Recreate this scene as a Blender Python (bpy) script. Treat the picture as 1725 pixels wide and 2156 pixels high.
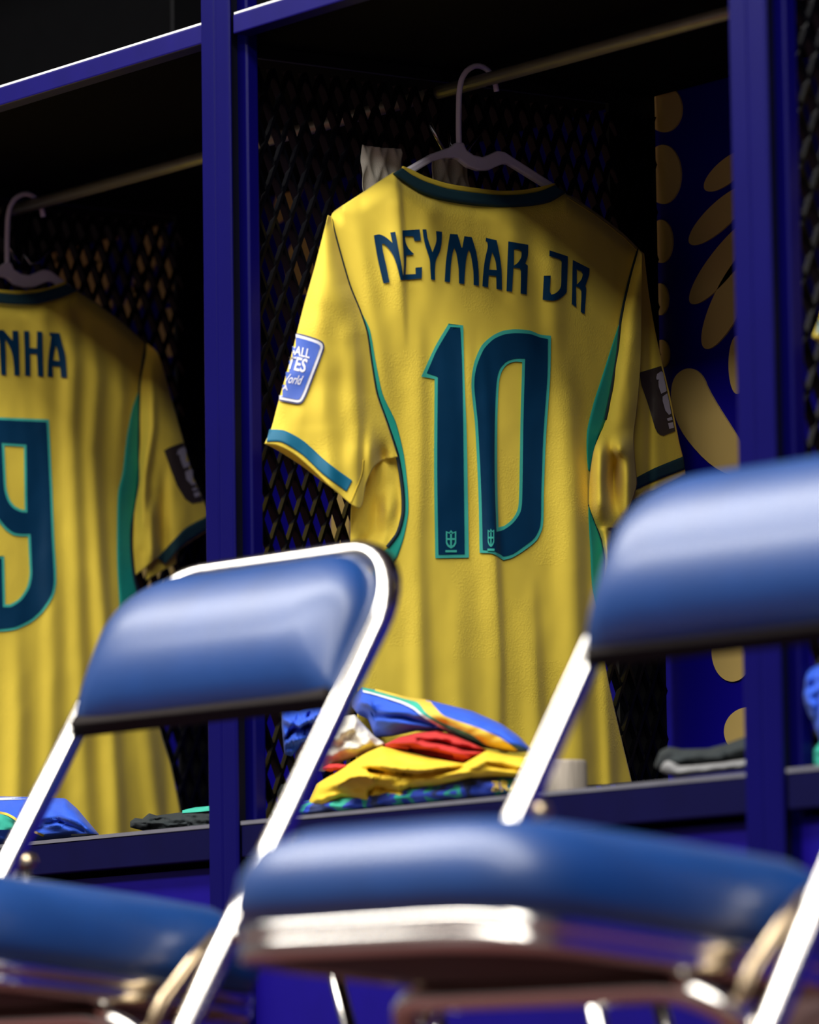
import bpy, bmesh, math, random
from mathutils import Vector, Matrix, noise
from mathutils.geometry import tessellate_polygon

for o in list(bpy.data.objects):
    bpy.data.objects.remove(o, do_unlink=True)
scene = bpy.context.scene
col = scene.collection
random.seed(4)

# ------------------------------------------------------------------ camera
# world: x runs along the lockers, y runs into them (posts stand at y = 0), z up
F_PX, YAW, PITCH, ROLL = 11239.05, 0.63246, 0.114721, 0.014536
CAM = Vector((5.231, -3.5332, 0.2))
CX, CY = 862.5, 1078.0
_v = Vector((-math.cos(YAW) * math.cos(PITCH), math.sin(YAW) * math.cos(PITCH), math.sin(PITCH)))
_r0 = Vector((math.sin(YAW), math.cos(YAW), 0))
_u0 = _r0.cross(_v)
_r = _r0 * math.cos(ROLL) - _u0 * math.sin(ROLL)
_u = _u0 * math.cos(ROLL) + _r0 * math.sin(ROLL)
cd = bpy.data.cameras.new('camera')
cam = bpy.data.objects.new('camera', cd)
col.objects.link(cam)
m = Matrix((_r, _u, -_v)).transposed().to_4x4()
m.translation = CAM
cam.matrix_world = m
cd.sensor_fit = 'HORIZONTAL'
cd.sensor_width = 24.0
cd.lens = 24.0 * F_PX / 1725.0
cd.clip_start = 0.05
cd.clip_end = 60
cd.dof.use_dof = True
cd.dof.focus_distance = 6.62
cd.dof.aperture_fstop = 3.4
cd.dof.aperture_blades = 8
scene.camera = cam

# ------------------------------------------------------------------ world, lamps, exposure
w = bpy.data.worlds.new('world')
scene.world = w
w.use_nodes = True
w.node_tree.nodes['Background'].inputs[0].default_value = (0.8, 0.88, 1.0, 1)
w.node_tree.nodes['Background'].inputs[1].default_value = 0.02
scene.view_settings.view_transform = 'Standard'
scene.view_settings.look = 'None'
scene.view_settings.exposure = -0.12
scene.view_settings.gamma = 1.0
scene.view_settings.use_curve_mapping = False


def ceiling_lamp(x, y, sx, sy, power, color=(1, 0.98, 0.94)):
    ld = bpy.data.lights.new('ceiling_lamp', 'AREA')
    ld.shape = 'RECTANGLE'
    ld.size, ld.size_y = sx, sy
    ld.energy = power
    ld.color = color
    o = bpy.data.objects.new('ceiling_lamp', ld)
    o.location = (x, y, 2.86)
    col.objects.link(o)
    return o


# fluorescent ceiling panels of the room in front of the lockers
for (ly, lp) in ((-1.3, 215), (-2.5, 235), (-3.9, 20)):
    ceiling_lamp(1.2, ly, 7.6, 0.5, lp)


# ------------------------------------------------------------------ helpers
def S(px, py, axis, val):
    """measured photo position -> point on the world plane (axis = val)"""
    d = _v + _r * ((px - CX) / F_PX) - _u * ((py - CY) / F_PX)
    t = (val - CAM[axis]) / d[axis]
    return CAM + d * t


def root_loc(p):
    v = Vector((0, 0, 0))
    while p is not None:
        v = v + p.location
        p = p.parent
    return v


def tag(o, label, cat, group=None, kind=None):
    o['label'] = label
    o['category'] = cat
    if group:
        o['group'] = group
    if kind:
        o['kind'] = kind
    return o


def thing(name, label, cat, loc=(0, 0, 0), rz=0.0, group=None):
    o = bpy.data.objects.new(name, None)
    o.empty_display_size = 0.05
    col.objects.link(o)
    o.location = loc
    o.rotation_euler = (0, 0, rz)
    return tag(o, label, cat, group)


def mk(name, verts, faces, mat, parent=None, smooth=True, local=False, solid=0.0, bevel=0.0, subsurf=0, label=None):
    """one mesh object; verts in world space unless local"""
    off = Vector((0, 0, 0)) if (local or parent is None) else root_loc(parent)
    me = bpy.data.meshes.new(name)
    me.from_pydata([tuple(Vector(v) - off) for v in verts], [], faces)
    me.validate()
    if smooth:
        me.polygons.foreach_set('use_smooth', [True] * len(me.polygons))
    me.materials.append(mat)
    o = bpy.data.objects.new(name, me)
    col.objects.link(o)
    if parent is not None:
        o.parent = parent
    if bevel:
        b = o.modifiers.new('bevel', 'BEVEL')
        b.width = bevel
        b.segments = 2
        b.limit_method = 'ANGLE'
    if solid:
        s = o.modifiers.new('solid', 'SOLIDIFY')
        s.thickness = solid
        s.offset = 0
    if subsurf:
        s = o.modifiers.new('sub', 'SUBSURF')
        s.levels = s.render_levels = subsurf
    if label:
        o['label'] = label
    return o


def copy_tree(o, parent=None):
    c = o.copy()
    col.objects.link(c)
    if parent is not None:
        c.parent = parent
    for ch in list(o.children):
        copy_tree(ch, c)
    return c


class MB:
    """collects simple solids into one mesh"""

    def __init__(s):
        s.v = []
        s.f = []

    def add(s, v, f):
        b = len(s.v)
        s.v += [Vector(q) for q in v]
        s.f += [tuple(i + b for i in q) for q in f]

    def box(s, x0, x1, y0, y1, z0, z1):
        v = [(x, y, z) for x in (x0, x1) for y in (y0, y1) for z in (z0, z1)]
        s.add(v, [(0, 1, 3, 2), (4, 6, 7, 5), (0, 4, 5, 1), (2, 3, 7, 6), (0, 2, 6, 4), (1, 5, 7, 3)])

    def prism(s, poly, fn, a, b):
        """poly of 2d points extruded from a to b; fn(p, t) -> 3d"""
        n = len(poly)
        s.add([fn(p, a) for p in poly] + [fn(p, b) for p in poly],
              [tuple(range(n))[::-1], tuple(range(n, 2 * n))] + [(i, (i + 1) % n, n + (i + 1) % n, n + i) for i in range(n)])

    def tube(s, pts, r, n=10, flat=1.0, caps=True):
        pts = [Vector(p) for p in pts]
        rings = []
        ref = None
        for i, p in enumerate(pts):
            t = (pts[min(i + 1, len(pts) - 1)] - pts[max(i - 1, 0)]).normalized()
            if ref is None:
                ref = t.orthogonal().normalized()
            ref = (ref - t * ref.dot(t)).normalized()
            bn = t.cross(ref)
            rr = r[i] if isinstance(r, (list, tuple)) else r
            rings.append([p + ref * (rr * math.cos(2 * math.pi * k / n)) + bn * (rr * flat * math.sin(2 * math.pi * k / n)) for k in range(n)])
        b = len(s.v)
        for rg in rings:
            s.v += rg
        for i in range(len(rings) - 1):
            for k in range(n):
                s.f.append((b + i * n + k, b + i * n + (k + 1) % n, b + (i + 1) * n + (k + 1) % n, b + (i + 1) * n + k))
        if caps:
            s.f.append(tuple(b + k for k in range(n))[::-1])
            s.f.append(tuple(b + (len(rings) - 1) * n + k for k in range(n)))

    def lathe(s, prof, c, n=24):
        """prof: (radius, z) pairs, axis z through c"""
        b = len(s.v)
        for (rr, z) in prof:
            for k in range(n):
                a = 2 * math.pi * k / n
                s.v.append(Vector((c[0] + rr * math.cos(a), c[1] + rr * math.sin(a), c[2] + z)))
        for i in range(len(prof) - 1):
            for k in range(n):
                s.f.append((b + i * n + k, b + i * n + (k + 1) % n, b + (i + 1) * n + (k + 1) % n, b + (i + 1) * n + k))
        s.f.append(tuple(b + k for k in range(n))[::-1])
        s.f.append(tuple(b + (len(prof) - 1) * n + k for k in range(n)))

    def build(s, name, mat, parent=None, **k):
        return mk(name, s.v, s.f, mat, parent, **k)


def polyat(pts, t):
    """point at fraction t of the arclength of a 2d polyline, smoothed (Catmull-Rom)"""
    L = [0.0]
    for a, b in zip(pts, pts[1:]):
        L.append(L[-1] + math.hypot(b[0] - a[0], b[1] - a[1]))
    d = min(max(t, 0.0), 1.0) * L[-1]
    for i in range(len(pts) - 1):
        if d <= L[i + 1] or i == len(pts) - 2:
            q = (d - L[i]) / max(L[i + 1] - L[i], 1e-9)
            p0 = pts[max(i - 1, 0)]
            p1 = pts[i]
            p2 = pts[i + 1]
            p3 = pts[min(i + 2, len(pts) - 1)]
            r = []
            for k in (0, 1):
                a, b2, c, e = p0[k], p1[k], p2[k], p3[k]
                r.append(0.5 * (2 * b2 + (c - a) * q + (2 * a - 5 * b2 + 4 * c - e) * q * q + (3 * b2 - a - 3 * c + e) * q ** 3))
            lin = (p1[0] + (p2[0] - p1[0]) * q, p1[1] + (p2[1] - p1[1]) * q)
            return (0.7 * r[0] + 0.3 * lin[0], 0.7 * r[1] + 0.3 * lin[1])
    return pts[-1]


def interp(pts, x):
    """piecewise-linear y(x) through (x, y) pairs with rising x"""
    if x <= pts[0][0]:
        return pts[0][1]
    for a, b in zip(pts, pts[1:]):
        if x <= b[0]:
            return a[1] + (b[1] - a[1]) * (x - a[0]) / max(b[0] - a[0], 1e-9)
    return pts[-1][1]


def xat(pts, y):
    return interp([(p[1], p[0]) for p in pts], y)


def sstep(a, b, x):
    t = min(max((x - a) / (b - a), 0.0), 1.0)
    return t * t * (3 - 2 * t)


def coons(top, right, bottom, left, nu, nv):
    """2d grid from four boundary polylines (top/bottom run left to right, left/right run downwards)"""
    T = [polyat(top, i / nu) for i in range(nu + 1)]
    B = [polyat(bottom, i / nu) for i in range(nu + 1)]
    Lf = [polyat(left, j / nv) for j in range(nv + 1)]
    R = [polyat(right, j / nv) for j in range(nv + 1)]
    c00, c10, c01, c11 = T[0], T[-1], B[0], B[-1]
    g = []
    for j in range(nv + 1):
        t = j / nv
        for i in range(nu + 1):
            s = i / nu
            g.append(tuple((1 - t) * T[i][k] + t * B[i][k] + (1 - s) * Lf[j][k] + s * R[j][k]
                           - ((1 - s) * (1 - t) * c00[k] + s * (1 - t) * c10[k] + (1 - s) * t * c01[k] + s * t * c11[k]) for k in (0, 1)))
    f = []
    for j in range(nv):
        for i in range(nu):
            a = j * (nu + 1) + i
            f.append((a, a + nu + 1, a + nu + 2, a + 1))
    return g, f


def strip(up, lo, n, m2=3):
    """2d grid between two polylines"""
    g = []
    f = []
    for i in range(n + 1):
        a = polyat(up, i / n)
        b = polyat(lo, i / n)
        for j in range(m2 + 1):
            q = j / m2
            g.append((a[0] + (b[0] - a[0]) * q, a[1] + (b[1] - a[1]) * q))
    for i in range(n):
        for j in range(m2):
            a = i * (m2 + 1) + j
            f.append((a, a + 1, a + m2 + 2, a + m2 + 1))
    return g, f


def band(path, w0, n=60):
    """thin 2d ribbon of width w0 along a polyline"""
    P = [polyat(path, i / n) for i in range(n + 1)]
    up = []
    lo = []
    for i, p in enumerate(P):
        a = P[max(i - 1, 0)]
        b = P[min(i + 1, n)]
        dx, dy = b[0] - a[0], b[1] - a[1]
        l = math.hypot(dx, dy) or 1
        up.append((p[0] - dy / l * w0 / 2, p[1] + dx / l * w0 / 2))
        lo.append((p[0] + dy / l * w0 / 2, p[1] - dx / l * w0 / 2))
    g = up + lo
    return g, [(i, i + 1, n + 2 + i, n + 1 + i) for i in range(n)]


def smooth_loop(pts, it=2):
    """Chaikin rounding of a closed loop"""
    for _ in range(it):
        q = []
        for a, b in zip(pts, pts[1:] + pts[:1]):
            q += [(a[0] * .75 + b[0] * .25, a[1] * .75 + b[1] * .25), (a[0] * .25 + b[0] * .75, a[1] * .25 + b[1] * .75)]
        pts = q
    return pts


def rnd(pts, n=4, lim=42.0):
    """subdivide a closed loop smoothly, keeping its sharp corners"""
    m_ = len(pts)
    sharp = []
    for i in range(m_):
        a, b, c_ = pts[i - 1], pts[i], pts[(i + 1) % m_]
        t = math.atan2(c_[1] - b[1], c_[0] - b[0]) - math.atan2(b[1] - a[1], b[0] - a[0])
        t = abs((t + math.pi) % (2 * math.pi) - math.pi)
        sharp.append(math.degrees(t) > lim)
    out = []
    for i in range(m_):
        p1, p2 = pts[i], pts[(i + 1) % m_]
        p0 = p1 if sharp[i] else pts[i - 1]
        p3 = p2 if sharp[(i + 1) % m_] else pts[(i + 2) % m_]
        l = math.hypot(p2[0] - p1[0], p2[1] - p1[1])

        def tan(a, b, la):
            # tangent scaled to this edge so that uneven spacing does not overshoot
            k = math.hypot(b[0] - a[0], b[1] - a[1]) or 1
            return ((b[0] - a[0]) / k * la, (b[1] - a[1]) / k * la)
        t1 = tan(p0, p2, l)
        t2 = tan(p1, p3, l)
        for j in range(n):
            q = j / n
            h1, h2, h3, h4 = 2 * q ** 3 - 3 * q * q + 1, q ** 3 - 2 * q * q + q, -2 * q ** 3 + 3 * q * q, q ** 3 - q * q
            out.append(tuple(h1 * p1[k] + h2 * t1[k] * 0.8 + h3 * p2[k] + h4 * t2[k] * 0.8 for k in (0, 1)))
    return out


def inset(pts, d):
    """shrink (d > 0) a closed loop by d"""
    n = len(pts)
    A = sum(a[0] * b[1] - b[0] * a[1] for a, b in zip(pts, pts[1:] + pts[:1]))
    sg = 1 if A > 0 else -1
    out = []
    for i in range(n):
        p0, p1, p2 = pts[i - 1], pts[i], pts[(i + 1) % n]
        e1 = (p1[0] - p0[0], p1[1] - p0[1])
        e2 = (p2[0] - p1[0], p2[1] - p1[1])
        l1 = math.hypot(*e1) or 1e-9
        l2 = math.hypot(*e2) or 1e-9
        n1 = (-e1[1] / l1 * sg, e1[0] / l1 * sg)
        n2 = (-e2[1] / l2 * sg, e2[0] / l2 * sg)
        bx, by = n1[0] + n2[0], n1[1] + n2[1]
        k = max(1 + n1[0] * n2[0] + n1[1] * n2[1], 0.35)
        out.append((p1[0] + bx / k * d, p1[1] + by / k * d))
    return out


def conform(loops, step=9, stepy=14, clip=None):
    """triangulate 2d loops (first outer, rest holes) and cut them fine enough to follow cloth"""
    tris = tessellate_polygon([[Vector((p[0], p[1], 0)) for p in lp] for lp in loops])
    pts = [p for lp in loops for p in lp]
    bm = bmesh.new()
    vs = [bm.verts.new((p[0], p[1], 0)) for p in pts]
    for t in tris:
        try:
            bm.faces.new([vs[i] for i in t])
        except ValueError:
            pass
    x0 = min(p[0] for p in pts)
    x1 = max(p[0] for p in pts)
    y0 = min(p[1] for p in pts)
    y1 = max(p[1] for p in pts)
    x = math.floor(x0 / step) * step + step
    while x < x1:
        bmesh.ops.bisect_plane(bm, geom=bm.verts[:] + bm.edges[:] + bm.faces[:], plane_co=(x, 0, 0), plane_no=(1, 0, 0))
        x += step
    y = math.floor(y0 / stepy) * stepy + stepy
    while y < y1:
        bmesh.ops.bisect_plane(bm, geom=bm.verts[:] + bm.edges[:] + bm.faces[:], plane_co=(0, y, 0), plane_no=(0, 1, 0))
        y += stepy
    if clip:
        bad = [f for f in bm.faces if not clip(*f.calc_center_median()[:2])]
        bmesh.ops.delete(bm, geom=bad, context='FACES')
    bm.verts.ensure_lookup_table()
    bm.verts.index_update()
    g = [(v.co.x, v.co.y) for v in bm.verts]
    f = [tuple(v.index for v in fc.verts) for fc in bm.faces]
    bm.free()
    return g, f


def text2d(s, to_px, bold=0.0, clip=None):
    """letters of the built-in font as a 2d mesh; to_px maps font units to photo units"""
    cu = bpy.data.curves.new('tmp', 'FONT')
    cu.body = s
    cu.size = 1.0
    cu.offset = bold
    cu.resolution_u = 3
    ob = bpy.data.objects.new('tmp', cu)
    col.objects.link(ob)
    me = bpy.data.meshes.new_from_object(ob)
    W = max((v.co.x for v in me.vertices), default=1)
    g = [to_px(v.co.x / W, v.co.y) for v in me.vertices]
    f = [tuple(p.vertices) for p in me.polygons]
    bpy.data.objects.remove(ob, do_unlink=True)
    bpy.data.curves.remove(cu)
    bpy.data.meshes.remove(me)
    if clip:
        f = [q for q in f if clip(sum(g[i][0] for i in q) / len(q), sum(g[i][1] for i in q) / len(q))]
    return g, f


# ------------------------------------------------------------------ materials
def mat(name, colr, rough=0.6, metal=0.0, coat=0.0, bump=0.0, bscale=400.0, var=0.08, vscale=30.0, sheen=0.0, spec=0.5, stretch=(1, 1, 1)):
    m = bpy.data.materials.new(name)
    m.use_nodes = True
    nt = m.node_tree
    b = nt.nodes['Principled BSDF']
    tc = nt.nodes.new('ShaderNodeTexCoord')
    mp = nt.nodes.new('ShaderNodeMapping')
    mp.inputs['Scale'].default_value = stretch
    nt.links.new(tc.outputs['Object'], mp.inputs['Vector'])
    n = nt.nodes.new('ShaderNodeTexNoise')
    n.inputs['Scale'].default_value = vscale
    n.inputs['Detail'].default_value = 4
    nt.links.new(mp.outputs[0], n.inputs['Vector'])
    r = nt.nodes.new('ShaderNodeMapRange')
    r.inputs['From Min'].default_value = 0.3
    r.inputs['From Max'].default_value = 0.7
    r.inputs['To Min'].default_value = 1 - var
    r.inputs['To Max'].default_value = 1 + var
    nt.links.new(n.outputs['Fac'], r.inputs['Value'])
    mx = nt.nodes.new('ShaderNodeVectorMath')
    mx.operation = 'SCALE'
    mx.inputs[0].default_value = colr
    nt.links.new(r.outputs[0], mx.inputs['Scale'])
    nt.links.new(mx.outputs[0], b.inputs['Base Color'])
    b.inputs['Roughness'].default_value = rough
    b.inputs['Metallic'].default_value = metal
    b.inputs['Specular IOR Level'].default_value = spec
    b.inputs['Coat Weight'].default_value = coat
    b.inputs['Coat Roughness'].default_value = 0.25
    if sheen:
        b.inputs['Sheen Weight'].default_value = sheen
    if bump:
        n2 = nt.nodes.new('ShaderNodeTexNoise')
        n2.inputs['Scale'].default_value = bscale
        n2.inputs['Detail'].default_value = 2
        nt.links.new(mp.outputs[0], n2.inputs['Vector'])
        bp = nt.nodes.new('ShaderNodeBump')
        bp.inputs['Strength'].default_value = bump
        bp.inputs['Distance'].default_value = 0.002
        nt.links.new(n2.outputs['Fac'], bp.inputs['Height'])
        nt.links.new(bp.outputs[0], b.inputs['Normal'])
    return m


def knit_mat(name, colr, strength=0.25):
    """football shirt knit: fine mesh relief with a woven-in geometric figure"""
    m = mat(name, colr, rough=0.75, var=0.04, vscale=12, sheen=0.15, spec=0.25)
    nt = m.node_tree
    b = nt.nodes['Principled BSDF']
    tc = nt.nodes['Texture Coordinate']
    v1 = nt.nodes.new('ShaderNodeTexVoronoi')
    v1.inputs['Scale'].default_value = 420
    nt.links.new(tc.outputs['Object'], v1.inputs['Vector'])
    ck = nt.nodes.new('ShaderNodeTexVoronoi')
    ck.distance = 'CHEBYCHEV'
    ck.inputs['Scale'].default_value = 17
    ck.inputs['Randomness'].default_value = 0.6
    nt.links.new(tc.outputs['Object'], ck.inputs['Vector'])
    wv = nt.nodes.new('ShaderNodeMath')
    wv.operation = 'GREATER_THAN'
    wv.inputs[1].default_value = 0.5
    sp = nt.nodes.new('ShaderNodeSeparateColor')
    nt.links.new(ck.outputs['Color'], sp.inputs[0])
    nt.links.new(sp.outputs[0], wv.inputs[0])
    mul = nt.nodes.new('ShaderNodeMath')
    mul.operation = 'MULTIPLY'
    nt.links.new(v1.outputs['Distance'], mul.inputs[0])
    nt.links.new(wv.outputs[0], mul.inputs[1])
    ad = nt.nodes.new('ShaderNodeMath')
    ad.operation = 'MULTIPLY_ADD'
    ad.inputs[1].default_value = 0.35
    nt.links.new(wv.outputs[0], ad.inputs[0])
    nt.links.new(mul.outputs[0], ad.inputs[2])
    bp = nt.nodes.new('ShaderNodeBump')
    bp.inputs['Strength'].default_value = strength
    bp.inputs['Distance'].default_value = 0.0012
    nt.links.new(ad.outputs[0], bp.inputs['Height'])
    nt.links.new(bp.outputs[0], b.inputs['Normal'])
    return m


def ribbon_mat(name, c1, c2, c3, scale):
    """brushstroke print of three colours"""
    m = mat(name, c1, rough=0.7, sheen=0.1)
    nt = m.node_tree
    b = nt.nodes['Principled BSDF']
    tc = nt.nodes['Texture Coordinate']
    mp = nt.nodes.new('ShaderNodeMapping')
    mp.inputs['Scale'].default_value = (1.0, 1.0, 0.45)
    mp.inputs['Rotation'].default_value = (0, 0.35, 0)
    nt.links.new(tc.outputs['Object'], mp.inputs[0])
    n = nt.nodes.new('ShaderNodeTexNoise')
    n.inputs['Scale'].default_value = scale
    n.inputs['Detail'].default_value = 1
    nt.links.new(mp.outputs[0], n.inputs['Vector'])
    cr = nt.nodes.new('ShaderNodeValToRGB')
    cr.color_ramp.interpolation = 'CONSTANT'
    e = cr.color_ramp.elements
    e[0].position = 0.0
    e[0].color = (*c3, 1)
    e[1].position = 0.42
    e[1].color = (*c1, 1)
    x = e.new(0.53)
    x.color = (*c2, 1)
    x = e.new(0.63)
    x.color = (*c1, 1)
    nt.links.new(n.outputs['Fac'], cr.inputs[0])
    nt.links.new(cr.outputs[0], b.inputs['Base Color'])
    return m


M = {}
M['yellow'] = knit_mat('yellow_knit', (0.88, 0.66, 0.068))
M['yellow_trim'] = mat('yellow_rib', (0.72, 0.52, 0.04), rough=0.8, bump=0.2, bscale=900)
M['navy_print'] = mat('navy_print', (0.0005, 0.036, 0.095), rough=0.6, spec=0.2, var=0.05)
M['teal_print'] = mat('teal_print', (0.06, 0.50, 0.39), rough=0.6, spec=0.3, var=0.05)
M['green_panel'] = mat('green_knit', (0.008, 0.38, 0.28), rough=0.7, var=0.05, bump=0.1, bscale=900)
M['piping'] = mat('dark_piping', (0.002, 0.018, 0.03), rough=0.7)
M['collar'] = mat('dark_green_rib', (0.001, 0.035, 0.05), rough=0.85, bump=0.2, bscale=800)
M['cuff'] = mat('petrol_cuff', (0.001, 0.15, 0.27), rough=0.6, var=0.05)
M['patch_blue'] = mat('patch_blue', (0.03, 0.10, 0.50), rough=0.5)
M['patch_navy'] = mat('patch_navy', (0.012, 0.03, 0.16), rough=0.5)
M['patch_white'] = mat('patch_white', (0.78, 0.78, 0.84), rough=0.6)
M['patch_brown'] = mat('patch_brown', (0.05, 0.035, 0.025), rough=0.6)
M['patch_grey'] = mat('patch_grey', (0.5, 0.46, 0.5), rough=0.6)
M['hanger'] = mat('lilac_plastic', (0.80, 0.74, 0.84), rough=0.35, var=0.03)
M['post'] = mat('blue_paint', (0.0022, 0.0014, 0.08), rough=0.34, spec=0.14, var=0.06, vscale=8, bump=0.03, bscale=600)
M['bench_rail'] = mat('navy_rail', (0.002, 0.002, 0.036), rough=0.45, spec=0.12, var=0.1, vscale=20)  # bench rail, darker blue than the shelf rail
M['channel'] = mat('dark_channel_shade', (0.001, 0.0015, 0.010), rough=0.6, spec=0.2)
M['rail'] = mat('blue_rail_paint', (0.005, 0.003, 0.11), rough=0.4, spec=0.18, var=0.1, vscale=20)
M['bench_edge'] = mat('grey_edge_strip', (0.16, 0.16, 0.19), rough=0.4)
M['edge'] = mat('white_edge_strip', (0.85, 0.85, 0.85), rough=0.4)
M['kick'] = mat('blue_laminate', (0.007, 0.002, 0.20), rough=0.55, spec=0.15, var=0.04)
M['black'] = mat('black_metal', (0.004, 0.004, 0.005), rough=0.5, spec=0.25)
M['board'] = mat('black_board', (0.002, 0.002, 0.0025), rough=0.9, spec=0.06)
M['mesh'] = mat('black_expanded_metal', (0.002, 0.002, 0.004), rough=0.26, spec=0.16)
M['rod'] = mat('dull_brass_rod', (0.28, 0.27, 0.19), rough=0.4, metal=0.5, bump=0.05, bscale=300)
M['steel'] = mat('wire_steel', (0.55, 0.55, 0.55), rough=0.22, metal=1.0)
M['chrome'] = mat('chrome', (0.80, 0.77, 0.71), rough=0.16, metal=1.0, var=0.02)
M['warm_chrome'] = mat('warm_reflecting_chrome', (0.60, 0.47, 0.30), rough=0.3, metal=1.0)  # chrome with warm reflections put into its base colour
M['vinyl'] = mat('blue_vinyl', (0.001, 0.042, 0.19), rough=0.46, coat=0.3, var=0.08, vscale=14, bump=0.06, bscale=120, spec=0.65)
M['pan'] = mat('brown_underside', (0.03, 0.018, 0.014), rough=0.6)
M['shell'] = mat('dark_brown_shell', (0.012, 0.008, 0.007), rough=0.7, spec=0.12)
M['rubber'] = mat('black_rubber', (0.012, 0.012, 0.012), rough=0.8)
M['wallprint'] = mat('blue_graphic', (0.004, 0.001, 0.24), rough=0.6, spec=0.1, var=0.04, vscale=5)
M['gold'] = mat('gold_graphic', (0.60, 0.42, 0.13), rough=0.6, var=0.04, vscale=5)
M['tape'] = mat('cloth_tape', (0.62, 0.57, 0.48), rough=0.85, bump=0.3, bscale=700)
M['bandage'] = mat('crepe_bandage', (0.44, 0.38, 0.31), rough=0.9, bump=0.6, bscale=260, stretch=(1, 1, 0.12), var=0.12, vscale=120)
M['royal'] = mat('royal_blue_cloth', (0.008, 0.085, 0.62), rough=0.75, bump=0.15, bscale=500, sheen=0.1)
M['stripe_y'] = mat('yellow_stripe', (0.74, 0.52, 0.06), rough=0.75)
M['stripe_g'] = mat('green_stripe', (0.03, 0.42, 0.30), rough=0.75)
M['stripe_w'] = mat('white_stripe', (0.7, 0.75, 0.78), rough=0.75)
M['red'] = mat('red_cloth', (0.52, 0.022, 0.018), rough=0.8, bump=0.2, bscale=600)
M['white'] = mat('off_white_towelling', (0.70, 0.66, 0.56), rough=0.95, bump=0.2, bscale=500)
M['sun'] = mat('yellow_cloth', (0.84, 0.58, 0.025), rough=0.75, bump=0.12, bscale=500)
M['blackcloth'] = mat('black_cloth', (0.010, 0.016, 0.018), rough=0.9, bump=0.3, bscale=300, var=0.2)
M['greycloth'] = mat('grey_cloth', (0.22, 0.22, 0.22), rough=0.9, bump=0.3, bscale=300)
M['camo'] = ribbon_mat('brush_print', (0.006, 0.05, 0.50), (0.01, 0.40, 0.27), (0.003, 0.02, 0.12), 24)
M['floor'] = mat('maroon_carpet', (0.07, 0.016, 0.016), rough=0.95, bump=0.5, bscale=300, var=0.15)
M['ceiling'] = mat('white_ceiling', (0.5, 0.5, 0.5), rough=0.9)
M['plaster'] = mat('grey_plaster', (0.28, 0.28, 0.29), rough=0.85)
M['bag'] = mat('maroon_canvas', (0.075, 0.028, 0.024), rough=0.8, bump=0.3, bscale=300)

# ------------------------------------------------------------------ room shell
W = 0.99            # width of one stall
ZB = 0.555          # bench top
ZS = 1.498          # underside of the shelf rail
YW = 0.70           # back wall plane


def structure(name, mb, m, parent=None):
    o = mb.build(name, m, parent, smooth=False)
    if parent is None:
        o['kind'] = 'structure'
    return o


mb = MB()
mb.box(-4.5, 6.5, -5.5, YW + 0.1, -0.06, 0.0)
structure('floor', mb, M['floor'])
mb = MB()
mb.box(-4.5, 6.5, -5.5, YW + 0.1, 2.9, 2.96)
structure('ceiling', mb, M['ceiling'])
for nm, bx in (('wall_front', (-4.5, 6.5, -5.6, -5.5)), ('wall_right', (6.5, 6.6, -5.6, YW + 0.1)), ('wall_left', (-4.6, -4.5, -5.6, YW + 0.1))):
    mb = MB()
    mb.box(*bx, 0.0, 2.9)
    structure(nm, mb, M['plaster'])
mb = MB()
mb.box(-4.5, 6.5, YW, YW + 0.1, 0.0, 2.9)
wall = structure('wall_back', mb, M['wallprint'])


def printed(loop, it=2):
    lp = smooth_loop(loop, it)
    pts = [S(p[0], p[1], 1, YW - 0.0025) for p in lp]
    b = MB()
    b.prism(list(range(len(pts))), lambda i, t: pts[i] + Vector((0, t, 0)), 0, 0.003)
    return mk('printed_shape', b.v, b.f, M['gold'], wall, smooth=False)


def ell(cx, cy, rx, ry, rot=0.0, n=20):
    c, s = math.cos(rot), math.sin(rot)
    return [(cx + rx * math.cos(a) * c - ry * math.sin(a) * s, cy + rx * math.cos(a) * s + ry * math.sin(a) * c)
            for a in [2 * math.pi * k / n for k in range(n)]]


def w5(x, y):
    return (1360 + x / 2.507, 140 + y / 2.507)


def leaf(x0, y0, x1, y1, wd):
    """rounded leaf between two tips"""
    cx, cy = (x0 + x1) / 2, (y0 + y1) / 2
    return ell(cx, cy, math.hypot(x1 - x0, y1 - y0) / 2, wd, math.atan2(y1 - y0, x1 - x0))


shapes = [ell(1398, 229, 38, 50), ell(1396, 367, 38, 63), ell(1392, 508, 24, 46), ell(1390, 630, 17, 34), ell(1393, 745, 16, 30),
          leaf(1484, 400, 1580, 318, 24), leaf(1452, 514, 1580, 392, 27), leaf(1454, 640, 1600, 455, 30),
          leaf(1484, 735, 1590, 520, 33), ell(1552, 768, 18, 62),
          [(1412, 820), (1422, 788), (1450, 772), (1478, 786), (1494, 828), (1560, 930), (1600, 1000), (1560, 1010), (1500, 985), (1440, 920), (1416, 865)],
          ell(1542, 1372, 44, 64), ell(1578, 1540, 54, 52)]
for s_ in shapes:
    printed(s_)
# the same print repeated on the wall of the stalls farther left (seen through the mesh)
for s_ in [ell(122, 520, 22, 34), ell(150, 560, 36, 52), leaf(190, 560, 250, 470, 16), ell(200, 585, 30, 38), leaf(285, 620, 345, 440, 20), leaf(255, 690, 318, 560, 17),
           ell(182, 470, 24, 20), ell(352, 590, 22, 46), ell(356, 700, 22, 52), ell(330, 1210, 36, 52), ell(395, 1190, 30, 40), ell(716, 1110, 20, 80), ell(215, 640, 22, 18),
           ell(640, 560, 40, 60), ell(790, 520, 30, 60), leaf(580, 470, 640, 330, 22)]:
    printed(s_)

# ------------------------------------------------------------------ lockers
PX0 = 0.015         # mesh plane offset from the stall's left edge


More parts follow.
